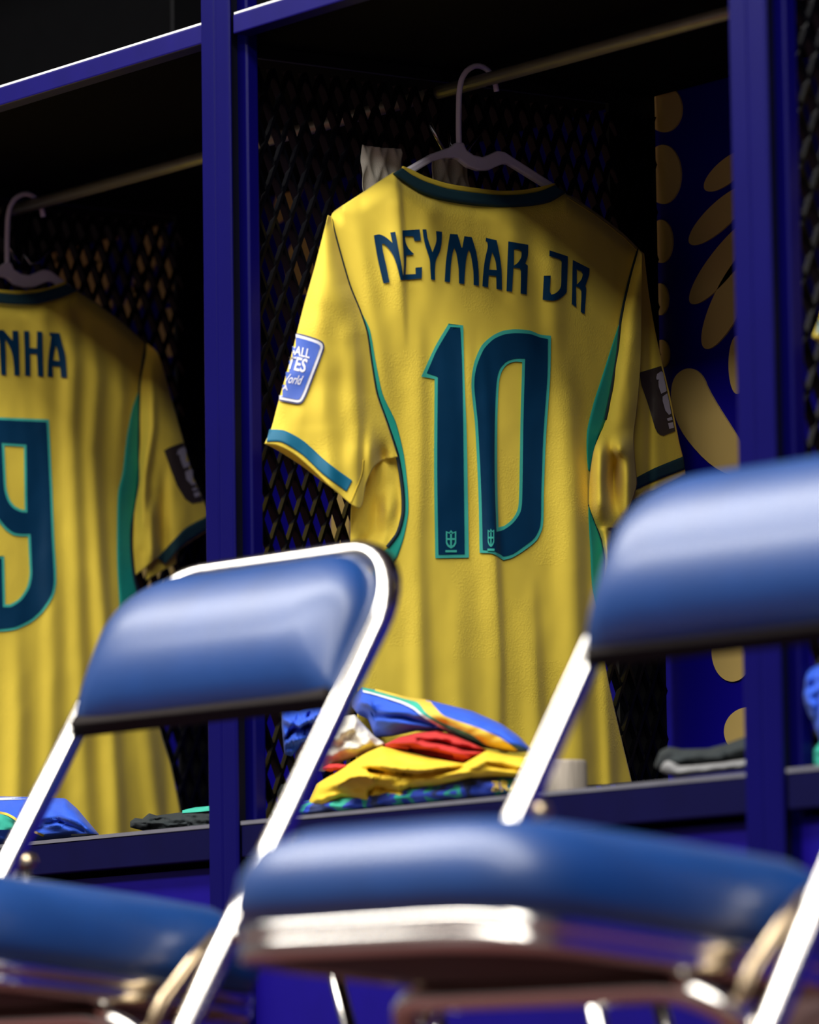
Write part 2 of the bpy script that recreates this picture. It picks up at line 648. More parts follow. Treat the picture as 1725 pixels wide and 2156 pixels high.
def diamond_mesh(y0, y1, z0, z1, x):
    """expanded metal: short flat strands between the nodes of a diamond lattice"""
    b = MB()
    dy, dz = 0.0236, 0.061
    th, dp = 0.0020, 0.0112
    nz = int((z1 - z0) / (dz / 2))
    ny = int((y1 - y0) / dy)
    for j in range(nz):
        za, zb2 = z0 + j * dz / 2, z0 + (j + 1) * dz / 2
        for i in range(ny + 1):
            o0 = (0.5 if j % 2 else 0.0)
            ya = y0 + (i + o0) * dy
            for sgn in (-1, 1):
                yb = ya + sgn * dy / 2
                if ya > y1 or yb < y0 or yb > y1:
                    continue
                xs = 0.0016 * sgn
                v = []
                for (yy, zz) in ((ya, za), (yb, zb2)):
                    v += [(x - dp / 2 + xs, yy - th + sgn * 0.001, zz), (x + dp / 2 + xs, yy - th - sgn * 0.001, zz),
                          (x + dp / 2 + xs, yy + th - sgn * 0.001, zz), (x - dp / 2 + xs, yy + th + sgn * 0.001, zz)]
                b.add(v, [(0, 1, 5, 4), (1, 2, 6, 5), (2, 3, 7, 6), (3, 0, 4, 7)])
    return b


def make_locker():
    root = thing('locker', 'x', 'locker', (0, 0, 0), 0, 'open stall lockers in a row')
    # front post: extruded profile with a shallow front groove and a deep side channel
    prof = [(0, 0), (0.026, 0), (0.027, 0.0015), (0.031, 0.0015), (0.032, 0), (0.057, 0), (0.059, 0.002), (0.059, 0.004), (0.046, 0.006), (0.046, 0.021),
            (0.060, 0.023), (0.062, 0.026), (0.062, 0.039), (0.060, 0.041), (0, 0.041)]
    b = MB()
    b.prism(prof, lambda p, t: (p[0], p[1], t), 0.0, 2.25)
    b.build('post', M['post'], root, smooth=False, local=True, bevel=0.0012)
    b = MB()
    b.box(0.044, 0.0472, 0.0065, 0.0205, 0.0, 2.25)  # near-black strip painting the shade deep in the side channel
    b.build('channel_shade', M['channel'], root, smooth=False, local=True)
    # shelf
    b = MB()
    b.box(0.003, W, 0.03, YW - 0.01, ZS + 0.004, ZS + 0.022)
    sh = b.build('shelf_board', M['board'], root, smooth=False, local=True)
    b = MB()
    b.box(0.062, W, 0.004, 0.03, ZS, ZS + 0.024)
    b.build('front_rail', M['rail'], sh, smooth=False, local=True, bevel=0.002)
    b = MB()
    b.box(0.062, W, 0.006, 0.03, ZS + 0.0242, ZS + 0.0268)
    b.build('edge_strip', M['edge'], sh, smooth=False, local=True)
    b = MB()
    b.box(0.003, W - 0.001, YW - 0.018, YW - 0.012, ZS + 0.024, 2.24)
    b.box(0.003, W - 0.001, 0.03, YW - 0.012, 2.24, 2.25)
    b.build('upper_box', M['board'], root, smooth=False, local=True)
    # hanging rod
    b = MB()
    b.tube([(0.02, 0.34, 1.469), (W, 0.34, 1.469)], 0.0085, 14)
    b.build('hanging_rod', M['rod'], root, local=True)
    # left partition: frame and mesh
    part = MB()
    part.box(PX0 - 0.011, PX0 - 0.0045, 0.615, 0.69, ZB + 0.002, 2.2)
    part.box(PX0 - 0.012, PX0 - 0.004, 0.042, 0.62, ZS - 0.012, ZS + 0.003)
    part.box(PX0 - 0.012, PX0 - 0.004, 0.042, 0.07, ZB + 0.002, ZS)
    fr = part.build('partition_frame', M['black'], root, smooth=False, local=True)
    me_ = diamond_mesh(0.045, 0.685, ZB + 0.003, ZS - 0.002, PX0).build('partition_mesh', M['mesh'], fr, smooth=False, local=True)
    me_['kind'] = 'stuff'
    # bench box
    b = MB()
    b.box(0.003, W, 0.03, YW - 0.01, ZB - 0.02, ZB)
    bench = b.build('bench_top', M['board'], root, smooth=False, local=True)
    b = MB()
    b.box(0.062, W, 0.004, 0.03, ZB - 0.038, ZB)
    b.build('front_rail', M['bench_rail'], bench, smooth=False, local=True, bevel=0.0015)
    b = MB()
    b.box(0.062, W - 0.001, 0.003, 0.03, ZB - 0.0002, ZB + 0.0042)
    b.build('edge_strip', M['bench_edge'], bench, smooth=False, local=True)
    b = MB()
    b.box(0.062, W, 0.022, 0.032, 0.06, ZB - 0.046)
    b.build('front_panel', M['kick'], bench, smooth=False, local=True)
    # wire coat hook on the partition, two prongs
    b = MB()
    x = PX0 + 0.005
    b.box(x, x + 0.002, 0.339, 0.363, 1.385, 1.478)
    hk = b.build('hook_plate', M['black'], root, smooth=False, local=True)
    for (ys, dx) in ((1, 0.0), (-1, 0.004)):
        b = MB()
        y0 = 0.351
        b.tube([(x + 0.003, y0, 1.428), (x + 0.006, y0 + 0.002 * ys, 1.405), (x + 0.012, y0 + 0.008 * ys, 1.393), (x + 0.016, y0 + 0.018 * ys, 1.396),
                (x + 0.020, y0 + 0.040 * ys, 1.424)], [0.0024, 0.0024, 0.0024, 0.0024, 0.0028], 8)
        b.build('hook_prong', M['steel'], hk, local=True)
    return root


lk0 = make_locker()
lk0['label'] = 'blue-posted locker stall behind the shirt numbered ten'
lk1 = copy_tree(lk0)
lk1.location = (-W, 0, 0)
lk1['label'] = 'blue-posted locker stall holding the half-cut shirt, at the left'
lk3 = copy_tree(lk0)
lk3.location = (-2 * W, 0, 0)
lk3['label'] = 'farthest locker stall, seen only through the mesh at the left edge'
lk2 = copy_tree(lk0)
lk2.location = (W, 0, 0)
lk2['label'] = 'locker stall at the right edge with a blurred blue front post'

# ------------------------------------------------------------------ shirts


def fold(x, y, path, wl, wr, amp):
    """ridge along a near-vertical path; amp: (y, height) pairs"""
    d = x - xat(path, y)
    wd = wl if d < 0 else wr
    return interp(amp, y) * math.exp(-(d / wd) ** 2)


class Shirt:
    def __init__(s, root, xj, D):
        s.root, s.xj, s.D = root, xj, D

    def P(s, p, D=None, off=0.0):
        d = (D or s.D)(p[0], p[1])
        return S(p[0], p[1], 0, s.xj + d + off)

    def part(s, name, g, f, m, D=None, off=0.0, parent=None, solid=0.0, label=None):
        return mk(name, [s.P(p, D, off) for p in g], f, m, parent or s.root, solid=solid, label=label)


def mapc(pts, k, ox, oy):
    return [(ox + x / k, oy + y / k) for x, y in pts]


# ---- main shirt ---------------------------------------------------------
XJ = 0.102
FOLDS = [
    ([(835, 370), (842, 480), (846, 600), (850, 720)], 26, 7, [(380, 0.0), (430, 0.010), (590, 0.011), (740, 0.0)]),
    ([(905, 380), (905, 500), (900, 700)], 22, 22, [(380, 0.0), (450, 0.006), (560, 0.005), (700, 0.0)]),
    ([(880, 640), (884, 900), (880, 1150), (890, 1500), (880, 1660)], 26, 15, [(620, 0.0), (800, 0.006), (1150, 0.008), (1660, 0.012)]),
    ([(985, 700), (988, 850), (1000, 1000)], 14, 12, [(690, 0.0), (800, 0.004), (950, 0.0)]),
    ([(1010, 700), (1032, 900), (1042, 1170), (1052, 1400), (1050, 1660)], 32, 9, [(700, 0.0), (900, 0.006), (1170, 0.013), (1400, 0.010), (1660, 0.010)]),
    ([(1062, 400), (1085, 520), (1110, 700), (1120, 900)], 30, 26, [(400, 0.0), (500, 0.008), (640, 0.006), (900, 0.0)]),
    ([(1150, 480), (1165, 600), (1168, 720), (1175, 820)], 26, 22, [(460, 0.0), (560, 0.010), (680, 0.010), (820, 0.0)]),
    ([(1190, 760), (1206, 1000), (1212, 1200), (1216, 1400), (1225, 1660)], 38, 22, [(740, 0.0), (900, 0.018), (1200, 0.022), (1400, 0.018), (1660, 0.014)]),
    ([(1120, 1250), (1128, 1400), (1140, 1660)], 28, 13, [(1200, 0.0), (1400, 0.010), (1660, 0.012)]),
    ([(960, 1200), (965, 1400), (970, 1660)], 26, 26, [(1180, 0.0), (1400, 0.006), (1660, 0.012)]),
    ([(1262, 1300), (1275, 1450), (1285, 1660)], 16, 14, [(1290, 0.0), (1450, 0.010), (1660, 0.014)]),
    ([(745, 470), (775, 600), (800, 760), (830, 960)], 22, 20, [(460, 0.002), (600, 0.006), (800, 0.006), (960, 0.0)]),
]
L_PIPE = [(697, 462), (706, 500), (734, 598), (757, 655), (772, 700), (781, 760), (793, 830), (814, 890), (837, 960), (848, 1030), (849, 1080), (838, 1122), (816, 1152), (792, 1176), (762, 1300), (755, 1450), (748, 1662)]
R_PIPE = [(1345, 524), (1324, 600), (1308, 675), (1300, 750), (1288, 825), (1276, 884), (1252, 945), (1243, 1000), (1241, 1062), (1251, 1092), (1268, 1138), (1275, 1175), (1272, 1225), (1266, 1280), (1275, 1400), (1300, 1520), (1331, 1648)]
TOP = [(697, 462), (703, 446), (760, 408), (832, 362), (846, 378), (900, 408), (1000, 424), (1090, 424), (1160, 412), (1190, 408), (1250, 444), (1310, 490), (1345, 524)]
HEM = [(748, 1668), (900, 1672), (1050, 1668), (1190, 1660), (1260, 1655), (1331, 1648)]


def top_y(x):
    return interp(TOP[2:] if x > 720 else TOP[1:], x)


def D_main(x, y):
    d = 0.022 * (1 - (abs(x - 1015) / 300.0) ** 3)
    d = max(d, -0.03)
    for p, wl, wr, am in FOLDS:
        d += 0.8 * fold(x, y, p, wl, wr, am)
    # roll back over the shoulders
    k = (y - top_y(x)) / 42.0
    if k < 1:
        d -= 0.018 * (1 - max(k, 0)) ** 2
    d += 0.003 * noise.noise(Vector((x / 90, y / 220, 1.3))) + 0.0007 * noise.noise(Vector((x / 30, y / 60, 5.1)))
    # piled against the clothes at the bottom, back towards the partition
    d -= 0.010 * sstep(1300, 1650, y)
    return d


def build_main_shirt():
    root = thing('football_shirt', 'yellow football shirt hanging at centre, back printed with number ten', 'shirt', tuple(S(1040, 1665, 0, XJ)), 0, 'yellow football shirts')
    sh = Shirt(root, XJ, D_main)
    g, f = coons(TOP, R_PIPE, HEM, L_PIPE, 150, 190)
    back = sh.part('back_panel', g, f, M['yellow'], solid=0.001)
    # front of the shirt, hanging behind the back panel

    def D_front(x, y):
        lx, rx = xat(L_PIPE, y), xat(R_PIPE, y)
        s_ = min(max((x - lx) / max(rx - lx, 1), 0), 1)
        return D_main(x, y) * (1 - math.sin(math.pi * s_)) - 0.040 * math.sin(math.pi * s_) ** 0.6 - 0.002 + 0.004 * noise.noise(Vector((x / 60, y / 150, 9)))
    ft = [(697, 464), (705, 450), (760, 412), (836, 366), (880, 440), (950, 500), (1030, 520), (1110, 480), (1190, 412), (1250, 448), (1310, 494), (1345, 526)]
    g, f = coons(ft, R_PIPE, HEM, L_PIPE, 60, 80)
    sh.part('front_panel', g, f, M['yellow'], D_front, solid=0.001)
    # collar: dark rib with yellow inner edge
    up = mapc([(405, 812), (470, 858), (560, 903), (700, 948), (860, 974), (1050, 994), (1200, 990), (1330, 968), (1430, 928)], 3.194, 720, 100)
    lo = mapc([(345, 847), (420, 905), (520, 972), (650, 1020), (850, 1055), (1050, 1070), (1250, 1064), (1400, 1035), (1505, 972)], 3.194, 720, 100)
    iu = mapc([(408, 798), (470, 824), (560, 869), (700, 914), (860, 941), (1050, 964), (1200, 960), (1330, 938), (1430, 912)], 3.194, 720, 100)

    def Dc(x, y):
        return 0.022 * (1 - (abs(x - 1015) / 300.0) ** 3) - 0.006

    g, f = strip(up, lo, 70, 5)
    cl = sh.part('collar', g, f, M['collar'], lambda x, y: D_main(x, y) if y > interp(lo, x) - 4 else Dc(x, y) + 0.002, 0.0030, solid=0.002)
    g, f = strip(iu, up, 70, 3)
    sh.part('collar_edge', g, f, M['yellow_trim'], lambda x, y: Dc(x, y) - 0.002, 0.001, solid=0.003, parent=cl)
    # seams: piping and green panels
    g, f = band(L_PIPE[:13], 7.5, 110)
    sh.part('piping', g, f, M['piping'], None, 0.0034, solid=0.001)
    g, f = strip([(757, 650), (773, 694), (783, 760), (796, 830), (818, 890), (841, 960), (850, 1030), (851, 1080), (840, 1122), (818, 1153), (794, 1177), (764, 1300)],
                 [(757, 650), (779, 694), (791, 760), (806, 830), (834, 890), (851, 960), (859, 1030), (860, 1080), (851, 1130), (838, 1170), (826, 1195), (800, 1310)], 110, 5)
    sh.part('green_inset', g, f, M['green_panel'], None, 0.0018, solid=0.0006)
    g, f = band(R_PIPE[:6], 6.0, 60)
    sh.part('piping', g, f, M['piping'], None, 0.0022, solid=0.001)
    g, f = strip([(1306, 676), (1290, 725), (1266, 800), (1250, 850), (1237, 905), (1236, 950), (1239, 990)],
                 [(1306, 680), (1299, 750), (1287, 825), (1275, 884), (1258, 930), (1247, 965), (1242, 992)], 70, 5)
    sh.part('green_inset', g, f, M['green_panel'], None, 0.0018, solid=0.0006)
    g, f = strip([(1240, 1062), (1240, 1092), (1243, 1150), (1247, 1230), (1256, 1275), (1262, 1290)],
                 [(1241, 1062), (1250, 1092), (1267, 1138), (1274, 1175), (1271, 1225), (1265, 1290)], 50, 5)
    sh.part('green_inset', g, f, M['green_panel'], None, 0.0018, solid=0.0006)
    g, f = band(R_PIPE[8:14], 4.0, 50)
    sh.part('piping', g, f, M['piping'], None, 0.0022, solid=0.001)
    # shoulder seam stitching on the right
    g, f = band([(1196, 416), (1252, 452), (1312, 498), (1342, 528)], 2.0, 40)
    sh.part('shoulder_seam', g, f, M['yellow_trim'], None, 0.002, solid=0.0008)

    # ---- left sleeve (towards the room)
    OUT = [(691, 453), (664, 560), (640, 645), (612, 757), (586, 850), (573, 900), (558, 934)]

    def DsL(x, y):
        a, b = xat(OUT, y), xat(L_PIPE, min(y, 945))
        s_ = min(max((x - a) / max(b - a, 1), 0), 1)
        d = D_main(x, y) * s_ ** 1.5 + 0.034 * max(math.sin(math.pi * min(s_ * 0.93 + 0.04, 1)), 0) ** 0.95 * sstep(455, 640, y) + 0.004
        d += fold(x, y, [(735, 620), (745, 760), (752, 900), (748, 1060)], 26, 14, [(600, 0), (760, 0.007), (950, 0.012), (1060, 0.010)])
        d += fold(x, y, [(672, 560), (668, 700), (690, 900), (700, 1020)], 22, 26, [(540, 0), (700, 0.005), (1000, 0.005)])
        d -= 0.022 * math.exp(-((x - 806) / 13) ** 2 - ((y - 966) / 26) ** 2)
        d += 0.012 * math.exp(-((x - 778) / 12) ** 2 - ((y - 955) / 45) ** 2)
        d += 0.003 * noise.noise(Vector((x / 40, y / 60, 2.2)))
        return d

    g, f = coons([(691, 453), (699, 457)], [(699, 457)] + L_PIPE[1:9] + [(838, 962)], [(558, 934), (585, 938), (620, 956), (660, 990), (700, 1028), (757, 1071), (770, 1020), (786, 985), (808, 968), (838, 962)], OUT, 110, 120)
    sl = sh.part('sleeve', g, f, M['yellow'], DsL, 0.001, solid=0.001)
    # far side of the same sleeve, its inner face shows below the cuff
    g, f = coons([(690, 459), (697, 462)], [(697, 464), (760, 700), (800, 900), (790, 960)],
                 [(560, 938), (580, 948), (610, 966), (640, 986), (680, 1016), (720, 1044), (750, 1062), (790, 960)], OUT, 40, 60)
    sh.part('sleeve_front', g, f, M['yellow'], lambda x, y: -0.030 * math.sin(math.pi * min(max((x - xat(OUT, y)) / 190, 0), 1)) * sstep(460, 640, y) - 0.001, 0.0, solid=0.001)
    g, f = strip([(568, 904), (600, 907), (640, 929), (690, 974), (742, 1012)], [(561, 930), (594, 931), (638, 958), (680, 998), (730, 1035)], 60, 6)
    sh.part('cuff_band', g, f, M['cuff'], DsL, 0.0025, parent=sl, solid=0.0006)
    g, f = band([(766, 968), (762, 1000), (748, 1036), (739, 1058)], 3, 20)
    sh.part('cuff_seam', g, f, M['yellow_trim'], DsL, 0.002, parent=sl, solid=0.0006)
    # armhole stitching by the cuff, then the sleeve patch
    clipL = lambda x, y: x > xat(OUT, y) + 1.0

    def k1(pts):
        return mapc(pts, 10.78, 560, 680)
    outer = smooth_loop(k1([(420, 160), (900, 270), (1280, 400), (1340, 520), (1310, 640), (1080, 1240), (880, 1760), (760, 1850), (560, 1815), (160, 1740), (100, 1730)]), 2)
    g, f = conform([outer], 7, 9, clipL)
    pt = sh.part('sleeve_patch', g, f, M['patch_navy'], DsL, 0.0040, parent=sl, label='blue rounded badge with white letters')
    g, f = conform([inset(outer, 3.2)], 7, 9, lambda x, y: x > xat(OUT, y) + 1.2)
    sh.part('patch_border', g, f, M['patch_white'], DsL, 0.0046, parent=sl)
    g, f = conform([inset(outer, 9.2)], 7, 9, lambda x, y: x > xat(OUT, y) + 1.2)
    sh.part('patch_field', g, f, M['patch_blue'], DsL, 0.0052, parent=sl)

    def textbox(x0, y0, x1, y1, dx, dy):
        # baseline left (x0,y0) to right (x1,y1), height vector (dx,dy), crop units
        return lambda u, v: k1([(x0 + (x1 - x0) * u + dx * v / 0.7, y0 + (y1 - y0) * u + dy * v / 0.7)])[0]
    for body, args, bold in (('TBALL', (400, 660, 985, 800, 40, -200), 0.02), ('ITES', (380, 1000, 880, 1120, 80, -290), 0.02), ('World', (300, 1330, 770, 1400, 90, -200), 0.01), ('FA', (300, 1490, 490, 1530, 20, -110), 0.02)):
        g, f = text2d(body, textbox(*args), bold, lambda x, y: x > xat(OUT, y) + 1.5)
        if f:
            sh.part('patch_lettering', g, f, M['patch_white'], DsL, 0.0060, parent=sl)

    # ---- side of the body under the left sleeve
    g, f = coons([(752, 990), (790, 975), (838, 955)], [(838, 955), (848, 1030), (849, 1080), (838, 1122), (816, 1152), (790, 1178), (762, 1300)],
                 [(742, 1300), (762, 1300)], [(752, 990), (741, 1060), (738, 1120), (738, 1200), (742, 1300)], 30, 60)

    def Dside(x, y):
        rx = xat([(838, 955), (848, 1030), (849, 1080), (838, 1122), (816, 1152), (790, 1178), (762, 1300)], y)
        s_ = min(max((rx - x) / 100, 0), 1)
        return D_main(x, y) * (1 - s_) - 0.012 * s_ + 0.012 * math.sin(s_ * 9 + y / 60) * s_ * (1 - s_) * 2.2 + 0.008 * noise.noise(Vector((x / 24, y / 50, 4)))
    sh.part('side_panel', g, f, M['yellow'], Dside, 0.0, solid=0.001)

    # ---- right sleeve (towards the wall): far layer, then the bunched near layer
    ROUT = [(1356, 534), (1366, 620), (1380, 700), (1396, 772), (1412, 838), (1430, 930), (1438, 962), (1444, 1000)]

    def DsR(x, y):
        s_ = min(max((xat(ROUT, y) - x) / 100, 0), 1)
        return -0.022 + 0.016 * s_ ** 0.7 - 0.006 * math.exp(-((x - 1368) / 10) ** 2) * sstep(560, 700, y) + 0.003 * noise.noise(Vector((x / 40, y / 90, 7)))
    g, f = coons([(1346, 526), (1356, 534)], ROUT, [(1312, 1062), (1335, 1052), (1400, 1022), (1444, 1000)], [(1346, 526), (1340, 700), (1330, 900), (1312, 1062)], 40, 80)
    sr = sh.part('sleeve', g, f, M['yellow'], DsR, 0.0, solid=0.001)
    g, f = coons([(1346, 528), (1356, 536)], ROUT[:-1] + [(1442, 990)], [(1312, 1050), (1335, 1042), (1400, 1012), (1442, 990)], [(1346, 528), (1340, 700), (1330, 900), (1312, 1050)], 20, 40)
    sh.part('sleeve_front', g, f, M['yellow'], lambda x, y: -0.024 - 0.02 * math.sin(math.pi * min(max((xat(ROUT, y) - x) / 110, 0), 1)), 0.0, solid=0.001)
    g, f = strip([(1336, 1008), (1380, 985), (1439, 961)], [(1330, 1036), (1380, 1012), (1443, 988)], 30, 4)
    sh.part('cuff_band', g, f, M['collar'], DsR, 0.002, parent=sr, solid=0.0006)

    def k2(pts):
        return mapc(pts, 6.74, 1320, 740)
    clipR = lambda x, y: x < xat(ROUT, y) - 1
    pl = k2([(180, 300), (490, 205), (515, 290), (560, 480), (640, 860), (690, 1130), (520, 1196), (470, 1180), (430, 1140), (400, 1080), (300, 740), (210, 480)])
    g, f = conform([pl], 8, 10, clipR)
    bp_ = sh.part('sleeve_patch', g, f, M['patch_brown'], DsR, 0.002, parent=sr, label='dark brown badge with pale emblem')
    for lp in ([(420, 370), (430, 320), (490, 280), (515, 300), (568, 560), (490, 600), (455, 500), (450, 420), (462, 400), (425, 400)],
               [(510, 640), (575, 592), (600, 700), (632, 880), (600, 900), (550, 840), (510, 700)],
               [(570, 952), (640, 926), (650, 968), (585, 988)], [(588, 1020), (655, 1002), (672, 1080), (605, 1100)]):
        g, f = conform([k2(lp)], 8, 10, clipR)
        sh.part('patch_emblem', g, f, M['patch_grey'], DsR, 0.0028, parent=sr)
    NR = [(1352, 534), (1351, 640), (1349, 760), (1342, 850), (1334, 920), (1338, 980), (1341, 1020), (1331, 1055), (1314, 1098), (1301, 1113), (1289, 1112), (1284, 1150), (1277, 1235), (1271, 1288)]

    def DnR(x, y):
        a, b = xat(R_PIPE, y), xat(NR, y)
        s_ = min(max((x - a) / max(b - a, 1), 0), 1)
        d = D_main(x, y) * (1 - s_) ** 1.5 + 0.012 * s_ + 0.014 * math.sin(math.pi * s_) * sstep(530, 700, y)
        # loop of slack cloth under the arm with a hollow inside
        d += 0.026 * math.exp(-((x - 1263) / 17) ** 2) * sstep(900, 960, y) * (1 - sstep(1050, 1120, y))
        d += 0.020 * math.exp(-((x - 1322) / 16) ** 2) * sstep(900, 960, y) * (1 - sstep(1070, 1115, y))
        d += 0.022 * math.exp(-((x - 1303) / 14) ** 2 - ((y - 944) / 20) ** 2)
        d -= 0.034 * math.exp(-((x - 1292) / 13) ** 2 - ((y - 1008) / 42) ** 2)
        return d + 0.003 * noise.noise(Vector((x / 30, y / 60, 8)))
    g, f = coons([(1346, 526), (1352, 534)], NR, [(1266, 1288), (1271, 1288)], R_PIPE[:14] + [(1266, 1288)], 44, 120)
    sh.part('sleeve_underside', g, f, M['yellow'], DnR, 0.001, solid=0.001)

    # ---- name and number
    def c1(p):
        return mapc(p, 6.635, 770, 470)

    def c2(p):
        return mapc(p, 6.635, 1000, 490)
    letters = [
        [c1([(115, 170), (195, 155), (290, 200), (375, 275), (345, 130), (415, 118), (440, 260), (470, 420), (505, 600), (520, 700), (535, 790), (490, 795), (440, 600), (390, 460), (320, 350), (262, 290), (228, 285), (240, 380), (290, 600), (335, 825), (250, 840), (170, 500)])],
        [c1([(515, 100), (755, 85), (775, 240), (685, 250), (665, 180), (550, 182), (562, 270), (600, 350), (680, 435), (572, 450), (566, 600), (560, 715), (700, 710), (697, 620), (790, 612), (785, 770), (520, 795), (535, 600), (530, 400), (520, 250)])],
        [c1([(795, 85), (850, 85), (865, 200), (935, 405), (990, 250), (985, 110), (1068, 118), (1065, 260), (1040, 390), (985, 510), (970, 640), (972, 795), (915, 785), (905, 640), (895, 500), (840, 330), (810, 200)])],
        [c1([(1180, 148), (1285, 155), (1340, 340), (1352, 345), (1380, 180), (1485, 195), (1545, 400), (1575, 600), (1585, 875), (1510, 862), (1505, 660), (1470, 440), (1445, 370), (1420, 430), (1395, 600), (1380, 850), (1305, 840), (1300, 640), (1270, 430), (1240, 345), (1215, 420), (1190, 620), (1180, 825), (1105, 815), (1120, 560), (1150, 330)])],
        [c2([(155, 70), (305, 105), (350, 330), (375, 520), (380, 800), (303, 785), (300, 605), (195, 595), (185, 765), (105, 748), (120, 540), (140, 380), (180, 200), (178, 140), (152, 115)]), c2([(245, 270), (290, 400), (305, 520), (200, 515), (215, 400)])],
        [c2([(468, 120), (748, 168), (740, 330), (705, 430), (742, 460), (725, 860), (640, 850), (645, 540), (630, 500), (540, 485), (520, 825), (443, 815), (455, 450)]), c2([(548, 228), (610, 232), (655, 262), (648, 345), (600, 420), (546, 460)])],
        [c2([(1045, 245), (1300, 330), (1295, 560), (1285, 830), (1230, 890), (1160, 935), (1080, 950), (948, 935), (965, 600), (1062, 600), (1050, 820), (1070, 865), (1120, 850), (1180, 800), (1205, 740), (1210, 560), (1215, 400), (1185, 370), (1042, 325)])],
        [c2([(1370, 380), (1605, 500), (1595, 590), (1545, 745), (1558, 780), (1535, 1140), (1480, 1105), (1490, 820), (1470, 775), (1415, 745), (1418, 1040), (1355, 995), (1362, 700), (1365, 500)]), c2([(1425, 510), (1490, 540), (1510, 580), (1490, 650), (1425, 728)])],
    ]
    for lp in letters:
        g, f = conform([rnd(q, 3, 36) for q in lp], 6, 10)
        sh.part('name_letter', g, f, M['navy_print'], None, 0.0030)

    def c4(p):
        return mapc(p, 4.068, 870, 670)
    one_o = c4([(305, 45), (430, 62), (440, 500), (460, 1000), (478, 2050), (190, 2055), (180, 1300), (185, 520), (70, 500), (190, 240)])
    one_i = c4([(320, 75), (405, 80), (420, 400), (430, 1000), (442, 2020), (217, 2025), (207, 1300), (212, 500), (118, 470), (200, 280)])
    z_o = c4([(870, 95), (1000, 105), (1090, 140), (1182, 150), (1175, 500), (1140, 1000), (1120, 1500), (1112, 1780), (1060, 1900), (950, 1990), (850, 2050), (775, 2072), (740, 2050), (680, 2015), (570, 2010), (560, 1500), (530, 900), (500, 600), (505, 480), (530, 360), (590, 230), (680, 150), (770, 108)])
    z_i = c4([(870, 128), (1000, 135), (1090, 165), (1155, 178), (1150, 500), (1115, 1000), (1098, 1500), (1090, 1770), (1040, 1880), (940, 1960), (850, 2020), (775, 2040), (745, 2020), (690, 1990), (597, 1982), (585, 1500), (555, 900), (525, 600), (530, 480), (555, 380), (610, 260), (690, 180), (780, 140)])
    h_o = c4([(960, 345), (880, 345), (800, 370), (740, 440), (715, 550), (700, 900), (700, 1400), (715, 1830), (780, 1810), (860, 1750), (920, 1660), (935, 1550), (945, 900)])
    h_i = c4([(935, 375), (870, 372), (805, 397), (758, 460), (735, 560), (722, 900), (722, 1400), (732, 1790), (780, 1778), (850, 1722), (895, 1640), (908, 1540), (920, 900)])
    for lo_, li in (([one_o], [one_i]), ([z_o, h_i], [z_i, h_o])):
        lo_, li = [rnd(q) for q in lo_], [rnd(q) for q in li]
        g, f = conform(lo_, 7, 14)
        dg = sh.part('number_digit', g, f, M['teal_print'], None, 0.0026, label='teal outline of the digit')
        g, f = conform(li, 7, 14)
        sh.part('digit_fill', g, f, M['navy_print'], None, 0.0034, parent=dg)
        cx_, cy_, kx = ((950, 1138, 1.0) if len(lo_) == 1 else (1034, 1135, 0.62))
        shield = [(-11, -20), (-4, -17), (0, -22), (4, -17), (11, -20), (11, 6), (7, 13), (0, 17), (-7, 13), (-11, 6)]
        a = [(cx_ + x * kx, cy_ + y) for x, y in shield]
        b = [(cx_ + x * kx * 0.72, cy_ + y * 0.76 - 1) for x, y in shield]
        g, f = conform([a, b], 7, 9)
        sh.part('digit_crest', g, f, M['teal_print'], None, 0.0040, parent=dg)
        for q in ([(-2, -14), (2, -14), (2, 12), (-2, 12)], [(-8, -5), (8, -5), (8, -1), (-8, -1)], [(-12, 20), (12, 20), (12, 25), (-12, 25)]):
            g, f = conform([[(cx_ + x * kx, cy_ + y) for x, y in q]], 7, 9)
            sh.part('digit_crest', g, f, M['teal_print'], None, 0.0042, parent=dg)
    return root


shirt10 = build_main_shirt()

# ---- shirt in the left stall ---------------------------------------------
XL = -W + 0.068
MC = 5.0


def mir(p):
    return (2 * MC - p[0], p[1] - 0.1 * 2 * (p[0] - MC))


